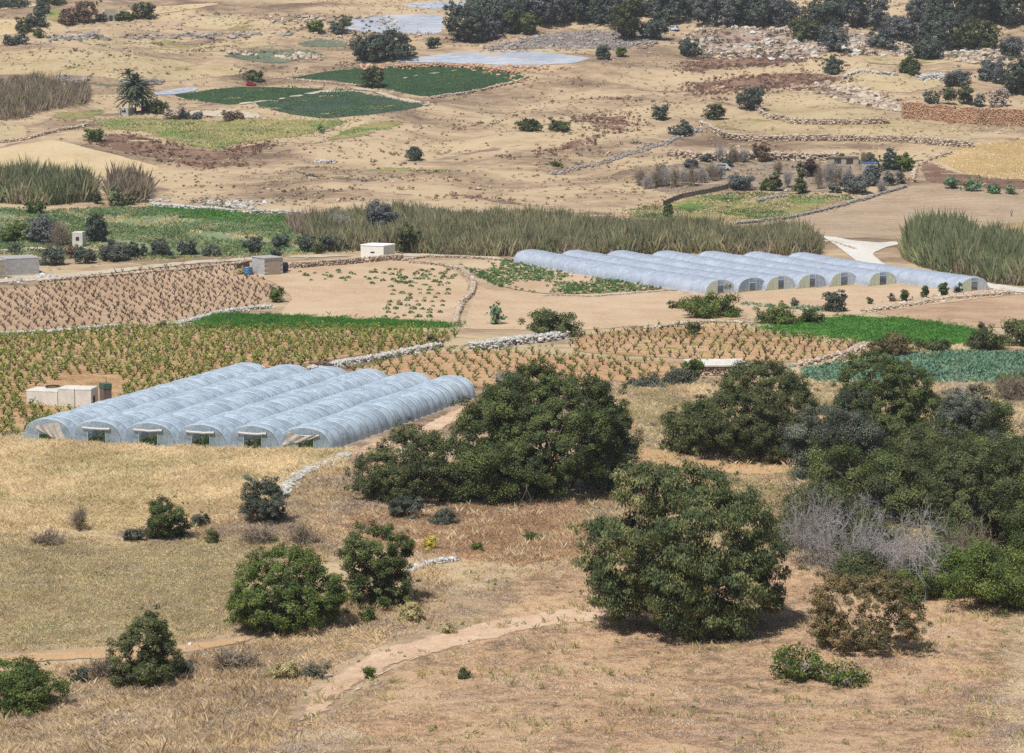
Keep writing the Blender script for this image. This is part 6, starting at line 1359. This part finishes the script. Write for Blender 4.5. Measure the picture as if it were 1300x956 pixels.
M_greenp = plain_mat('green_cloth', (70, 104, 86), (84, 118, 98), 2); M_black = plain_mat('black_rubber', (44, 42, 42), (56, 54, 54), 3); M_rustm = plain_mat('rusty_sheet', (120, 100, 90), (142, 122, 110), 2)
M_redp = plain_mat('red_car_paint', (190, 34, 44), (198, 40, 50), 1, rough=.3, bump=0); M_whp = plain_mat('white_van_paint', (232, 234, 236), (238, 240, 242), 1, rough=.3, bump=0); M_glass = plain_mat('dark_car_glass', (44, 54, 66), (56, 66, 78), 1, rough=.1, bump=0)
M_wood = plain_mat('weathered_wood', (116, 104, 96), (142, 128, 118), 4); M_skin = plain_mat('skin', (176, 128, 104)); M_navy = plain_mat('dark_clothes', (46, 48, 58), (58, 60, 70), 5); M_lightc = plain_mat('pale_shirt', (190, 196, 206), (202, 206, 214), 5)
M_plastw = plain_mat('rough_limewash', (206, 198, 182), (228, 222, 208), .8, k=.85)
hut('white_hut', 'small white flat roofed hut with a slot window above the tan wall', 'hut', (458, 327), (487, 329), 5.5, 3.0, M_white_w, M_wroof, win=[('front', .52, 1.0, 1.3, 1.65, M_darkd)])
hut('block_hut', 'grey concrete block hut with a tan door beside the blue barrel', 'hut', (320, 347), (336, 350), 4.5, 3.7, M_block, M_blockr, door=('side', .5, 3.0, .1, 2.9, M_tan_d))
hut('block_hut', 'long grey block shed at the left edge by the farm road', 'hut', (8, 350), (50, 348), 7, 3.6, M_block, M_blockr, over=.05)
hut('lean_to_store', 'beige walled store cut by the left edge beside the block shed', 'hut', (-30, 356), (7, 354), 6, 4.0, M_lime, M_blockr, over=.05)
hut('farm_shed', 'long low whitewashed shed with a dark end doorway in the vineyard', 'shed', (74, 516), (116, 517), 3.2, 2.5, M_plastw, M_plastw, over=.04, door=('side', .4, .9, 0, 1.5, M_darkd))
hut('farm_shed', 'lower whitewashed annex left of the long vineyard shed', 'shed', (34, 513), (73, 515), 3.5, 2.0, M_plastw, M_plastw, over=.03)
hut('water_tank', 'green covered water tank at the right end of the vineyard shed', 'tank', (132, 511), (142, 510), 1.6, 2.0, M_rustm, M_greenp, over=.06, thick=.7)
hut('stone_ruin', 'small pale ruin with a square window hole among the valley trees', 'ruin', (92, 314), (105, 314), 3.5, 3.4, M_plastw, M_plastw, over=0, win=[('front', .5, .8, 1.6, 2.5, M_darkd)])
hut('dark_shed', 'dark brown shed beside the palm', 'shed', (180, 141), (192, 141), 4, 3.5, M_darkd, M_rustm, door=('front', .3, 1.4, 0, 2.4, M_black))
hut('pump_house', 'small grey block cabin left of the palm', 'shed', (151, 147), (163, 147), 3.5, 2.6, M_block, M_wroof, win=[('front', .5, 1.6, 1.2, 1.9, M_darkd)])
hut('garden_pavilion', 'open stone pavilion with a flat rust coloured roof in the garden', 'pavilion', (1052, 209), (1090, 209), 6, 2.2, M_lime, M_rustm, over=.3, win=[('front', .3, 2.0, .3, 1.8, M_darkd), ('front', .7, 2.0, .3, 1.8, M_darkd)])
hut('grey_cabin', 'grey blue roofed cabin under the garden trees', 'cabin', (1098, 222), (1114, 222), 4, 3.4, M_block, M_bluep, win=[('front', .5, 1.2, 1.0, 2.0, M_darkd)])
hut('stone_kiln', 'square stone block house on the far left crest', 'hut', (134, 27), (148, 27), 5, 5.0, M_lime, M_lime, over=0, door=('front', .5, 1.4, 0, 2.4, M_darkd))
# slab roofed cistern
root = empty('stone_cistern', G(912, 474), 'low stone hut with a white slab roof at the vineyard edge', 'hut')
b = G(912, 474); rg = np.random.default_rng(4); s = S(b); mb = MB(); pts = []
for t in np.linspace(0, 1, 40):
    for l in range(4):
        for side, (x0, y0, x1, y1) in enumerate([(-4.2, -2.4, 3.6, -2.4), (3.6, -2.4, 4.4, 4), (-4.2, -2.4, -4.0, 4), (-4, 4, 4.4, 4)]): pts.append((x0 + (x1 - x0) * t + rg.normal() * .12, y0 + (y1 - y0) * t + rg.normal() * .12, .15 + l * .34 + rg.normal() * .03))
mb.stones(pts, .45 * (.8 + .5 * rg.random((len(pts), 3))), rg); mb.build('walls', MS['tan'], root, origin=(0, 0, 0))
rf = MB(); rf.box((-.4, .8, 1.55), (9.0, 7.4, .22), .04); rf.build('roof_slab', M_plastw, root, origin=(0, 0, 0))
# tyre ring on the shed roof
tr = MB(); p_ = G(64, 513); a = np.linspace(0, 6.283, 25); tr.tube_path(np.stack([np.cos(a) * .95, np.sin(a) * .95, 0 * a], 1), .1, 6); o = tr.build('pipe_coil', M_black); o.location = (p_[0], p_[1] + 1.9, p_[2] + 2.28); tag(o, 'coil of black pipe lying on the vineyard shed annex roof', 'pipe coil')
# barrels, posts
def barrel(px, py, r, h, mat, label, name='barrel'):
    q = G(px, py); t = empty(name, q, label, name.replace('_', ' ')); b = MB(); n = 14; a = np.linspace(0, 6.283, n + 1); prof = [(0, r * .94), (.08, r), (.33, r), (.36, r * 1.04), (.4, r), (.64, r), (.67, r * 1.04), (.7, r), (.94, r), (1, r * .93)]
    b.tube_path([(0, 0, z * h) for z, _ in prof], [x for _, x in prof], n); b.build('body', mat, t, origin=(0, 0, 0)); l = MB(); l.tube_path([(0, 0, h * .985), (0, 0, h * 1.0), (0, 0, h * 1.01)], [r * .9, r * .9, .02], n); l.build('lid', mat, t, origin=(0, 0, 0))
barrel(315, 349, .95, 1.7, M_bluep, 'blue plastic barrel against the left wall of the grey block hut'); barrel(357, 345, 1.5, 2.0, M_black, 'squat black water tank right of the grey block hut', 'water_tank')
pl_ = MB(); pl_.box((0, 0, .9), (3.0, .15, 1.9), .5); o = pl_.build('metal_sheet', M_rustm); q = G(309, 342); o.location = (q[0], q[1], q[2]); o.rotation_euler = (.5, 0, 0); tag(o, 'rusty metal sheet leaning left of the grey block hut', 'metal sheet')
for k, (x, y, hh) in enumerate([(95, 519, 2.8), (77, 516, 2.2), (135, 500, 2.5), (224, 500, 2.6), (163, 434, 2.3), (13, 470, 2.6), (290, 414, 2.4), (60, 545, 2.0)]):
    q = G(x, y); b = MB(); b.tube_path([(0, 0, -.2), (.03, 0, hh * .5), (0, .03, hh)], [.07, .06, .055], 6); o = b.build('vineyard_post', M_wood); o.location = q; tag(o, 'thin dark wooden post standing among the green leafed vines', 'post', 'posts in the vineyard')
# tripod stand in rusty grass
q = G(668, 648); b = MB(); b.tube_path([(-1.0, 0, 0), (.1, 0, 2.6)], .03, 5); b.tube_path([(1.1, .2, 0), (0, 0, 2.6)], .04, 5); b.tube_path([(.1, 1.1, 0), (.05, 0, 2.6)], .04, 5); b.tube_path([(.05, 0, 2.3), (.05, 0, 3.0)], .09, 6)
o = b.build('wooden_tripod', M_wood); o.location = q; tag(o, 'thin pale tripod of poles in front of the tall carob', 'tripod')
# wooden fence by the orchard
fp = refine([(842, 262), (866, 252), (900, 246), (925, 240)], 4, 0, None, closed=False); W = U(fp[:, 0], fp[:, 1]); root = empty('wooden_fence', W[0], 'grey plank fence between the orchard and the green meadow', 'fence'); pn = MB(); ps = MB()
for a, b in zip(W[:-1], W[1:]):
    d_ = (b - a); L = np.linalg.norm(d_[:2]); rz = math.atan2(d_[1], d_[0]); pn.box(((a + b) / 2) + [0, 0, .75], (L * .9, .08, 1.3), rz); ps.box(a + [0, 0, .75], (.16, .16, 1.7), rz)
pn.build('boards', M_wood, root, origin=W[0]); ps.build('posts', M_wood, root, origin=W[0])
# ================================================================== VEHICLES AND PERSON
def vehicle(name, label, cat, px, py, rz, body, L, Wd, Ht, van=False):
    q = G(px, py); root = empty(name, q, label, cat)
    lower = Ht * (.5 if not van else .52)
    def shell(nm, prof, w_, mat, inset=.0):
        pr = np.array(prof, float); n = len(pr); V = np.concatenate([np.stack([pr[:, 0], np.full(n, -w_ / 2 + inset), pr[:, 1]], 1), np.stack([pr[:, 0], np.full(n, w_ / 2 - inset), pr[:, 1]], 1)])
        Q = [[i3, (i3 + 1) % n, n + (i3 + 1) % n, n + i3] for i3 in range(n)]; me = bpy.data.meshes.new(nm); me.from_pydata(V.tolist(), [], Q + [list(range(n))[::-1], list(range(n, 2 * n))]); me.materials.append(mat); o = bpy.data.objects.new(nm, me); COL.objects.link(o); o.parent = root
        md = o.modifiers.new('bevel', 'BEVEL'); md.width = .05; md.segments = 2; return o
    l2 = L / 2
    if van: shell('body', [(-l2, .3), (l2, .3), (l2, .95), (l2 * .8, 1.1), (l2 * .55, Ht), (-l2, Ht), (-l2 * 1.01, .8)], Wd, body)
    else: shell('body', [(-l2, .3), (l2, .3), (l2, .75), (l2 * .45, .95), (l2 * .15, Ht), (-l2 * .6, Ht), (-l2 * .85, .95), (-l2, .85)], Wd, body)
    g = MB(); g.box((-.1 * L if van else -.08 * L, 0, Ht * .78), (L * (.55 if van else .36), Wd + .02, Ht * .22)); g.build('side_windows', M_glass, root, origin=(0, 0, 0))
    ws = MB(); x0, x1 = (l2 * .79, l2 * .6) if van else (l2 * .42, l2 * .2); z0, z1 = (1.18, Ht * .92) if van else (1.0, Ht * .95)
    ws.hexa([(x0 + .03, -Wd * .42, z0), (x0 + .03, Wd * .42, z0), (x0 - .02, Wd * .42, z0), (x0 - .02, -Wd * .42, z0), (x1 + .05, -Wd * .4, z1), (x1 + .05, Wd * .4, z1), (x1, Wd * .4, z1), (x1, -Wd * .4, z1)]); ws.build('windscreen', M_glass, root, origin=(0, 0, 0))
    for sx in (-.32, .32):
        for sy in (-1, 1):
            t = MB(); t.tube_path([(sx * L, sy * (Wd / 2 - .2), .33), (sx * L, sy * (Wd / 2 + .03), .33), (sx * L, sy * (Wd / 2 + .035), .33)], [.33, .33, .02], 14); t.build('wheel', M_black, root, origin=(0, 0, 0))
    for sy in (-.35, .35):
        hl = MB(); hl.box((l2 + .01, sy * Wd, .72), (.06, .3, .16)); hl.build('headlight', M_wroof, root, origin=(0, 0, 0))
    root.rotation_euler = (0, 0, rz); return root
vehicle('parked_car', 'small red car parked by the bush above the left crop field', 'car', 319, 109, .15, M_redp, 3.9, 1.6, 1.45)
vehicle('parked_van', 'white van half hidden beside the hilltop trees', 'van', 856, 39, -.7, M_whp, 4.2, 1.8, 2.0, van=True)
vehicle('abandoned_van', 'abandoned pale van lying at the back of the bare orchard', 'van', 917, 216, .2, M_whp, 4.4, 1.8, 1.9, van=True)
# person
q = G(1284, 275); root = empty('person', q, 'person in dark trousers and pale top walking on the ploughed field', 'person')
me = bpy.data.meshes.new('body'); J = [(0, 0, .95), (0, 0, 1.2), (0, 0, 1.45), (0, 0, 1.56), (0, 0, 1.68), (0, 0, 1.78), (-.2, 0, 1.42), (-.27, .02, 1.15), (-.25, -.12, .92), (.2, 0, 1.42), (.27, .02, 1.15), (.25, .1, .9), (-.1, 0, .9), (-.12, -.14, .5), (-.12, .02, .08), (-.12, -.14, .04), (.1, 0, .9), (.12, .14, .5), (.12, .26, .1), (.12, .12, .04)]
E = [(0, 1), (1, 2), (2, 3), (3, 4), (4, 5), (2, 6), (6, 7), (7, 8), (2, 9), (9, 10), (10, 11), (0, 12), (12, 13), (13, 14), (14, 15), (0, 16), (16, 17), (17, 18), (18, 19)]
me.from_pydata(J, E, []); o = bpy.data.objects.new('body', me); COL.objects.link(o); o.parent = root; sk = o.modifiers.new('skin', 'SKIN'); RR = [.15, .14, .16, .06, .1, .09, .07, .05, .04, .07, .05, .04, .1, .07, .05, .05, .1, .07, .05, .05]
for v_, r_ in zip(me.skin_vertices[0].data, RR): v_.radius = (r_, r_ * .8)
me.skin_vertices[0].data[0].use_root = True; o.modifiers.new('sub', 'SUBSURF').levels = 1; me.materials.append(M_navy)
b = MB(); b.tube_path([(0, 0, .98), (0, 0, 1.2), (0, 0, 1.44), (0, 0, 1.52)], [.175, .17, .19, .08], 10); b.build('shirt', M_lightc, root, origin=(0, 0, 0))
b = MB(); b.stones([(0, 0, 1.71)], [[.24, .25, .3]], np.random.default_rng(1), jit=.02); b.build('hair', M_darkd, root, origin=(0, 0, 0))
print('objects', len(bpy.data.objects), 'polys', sum(len(m.polygons) for m in bpy.data.meshes))

# ================================================================== HAZE
hb = MB(); hb.box((0, 1500, 60), (3200, 4000, 280)); 
mh, nth, outh = newmat('summer_haze'); pv = nth.nodes.new('ShaderNodeVolumePrincipled'); pv.inputs['Color'].default_value = (.9, .94, 1, 1); pv.inputs['Density'].default_value = .00008; pv.inputs['Anisotropy'].default_value = .1
nth.links.new(pv.outputs[0], outh.inputs['Volume']); o = hb.build('haze', mh); tag(o, kind='stuff'); cy.volume_bounces = 0
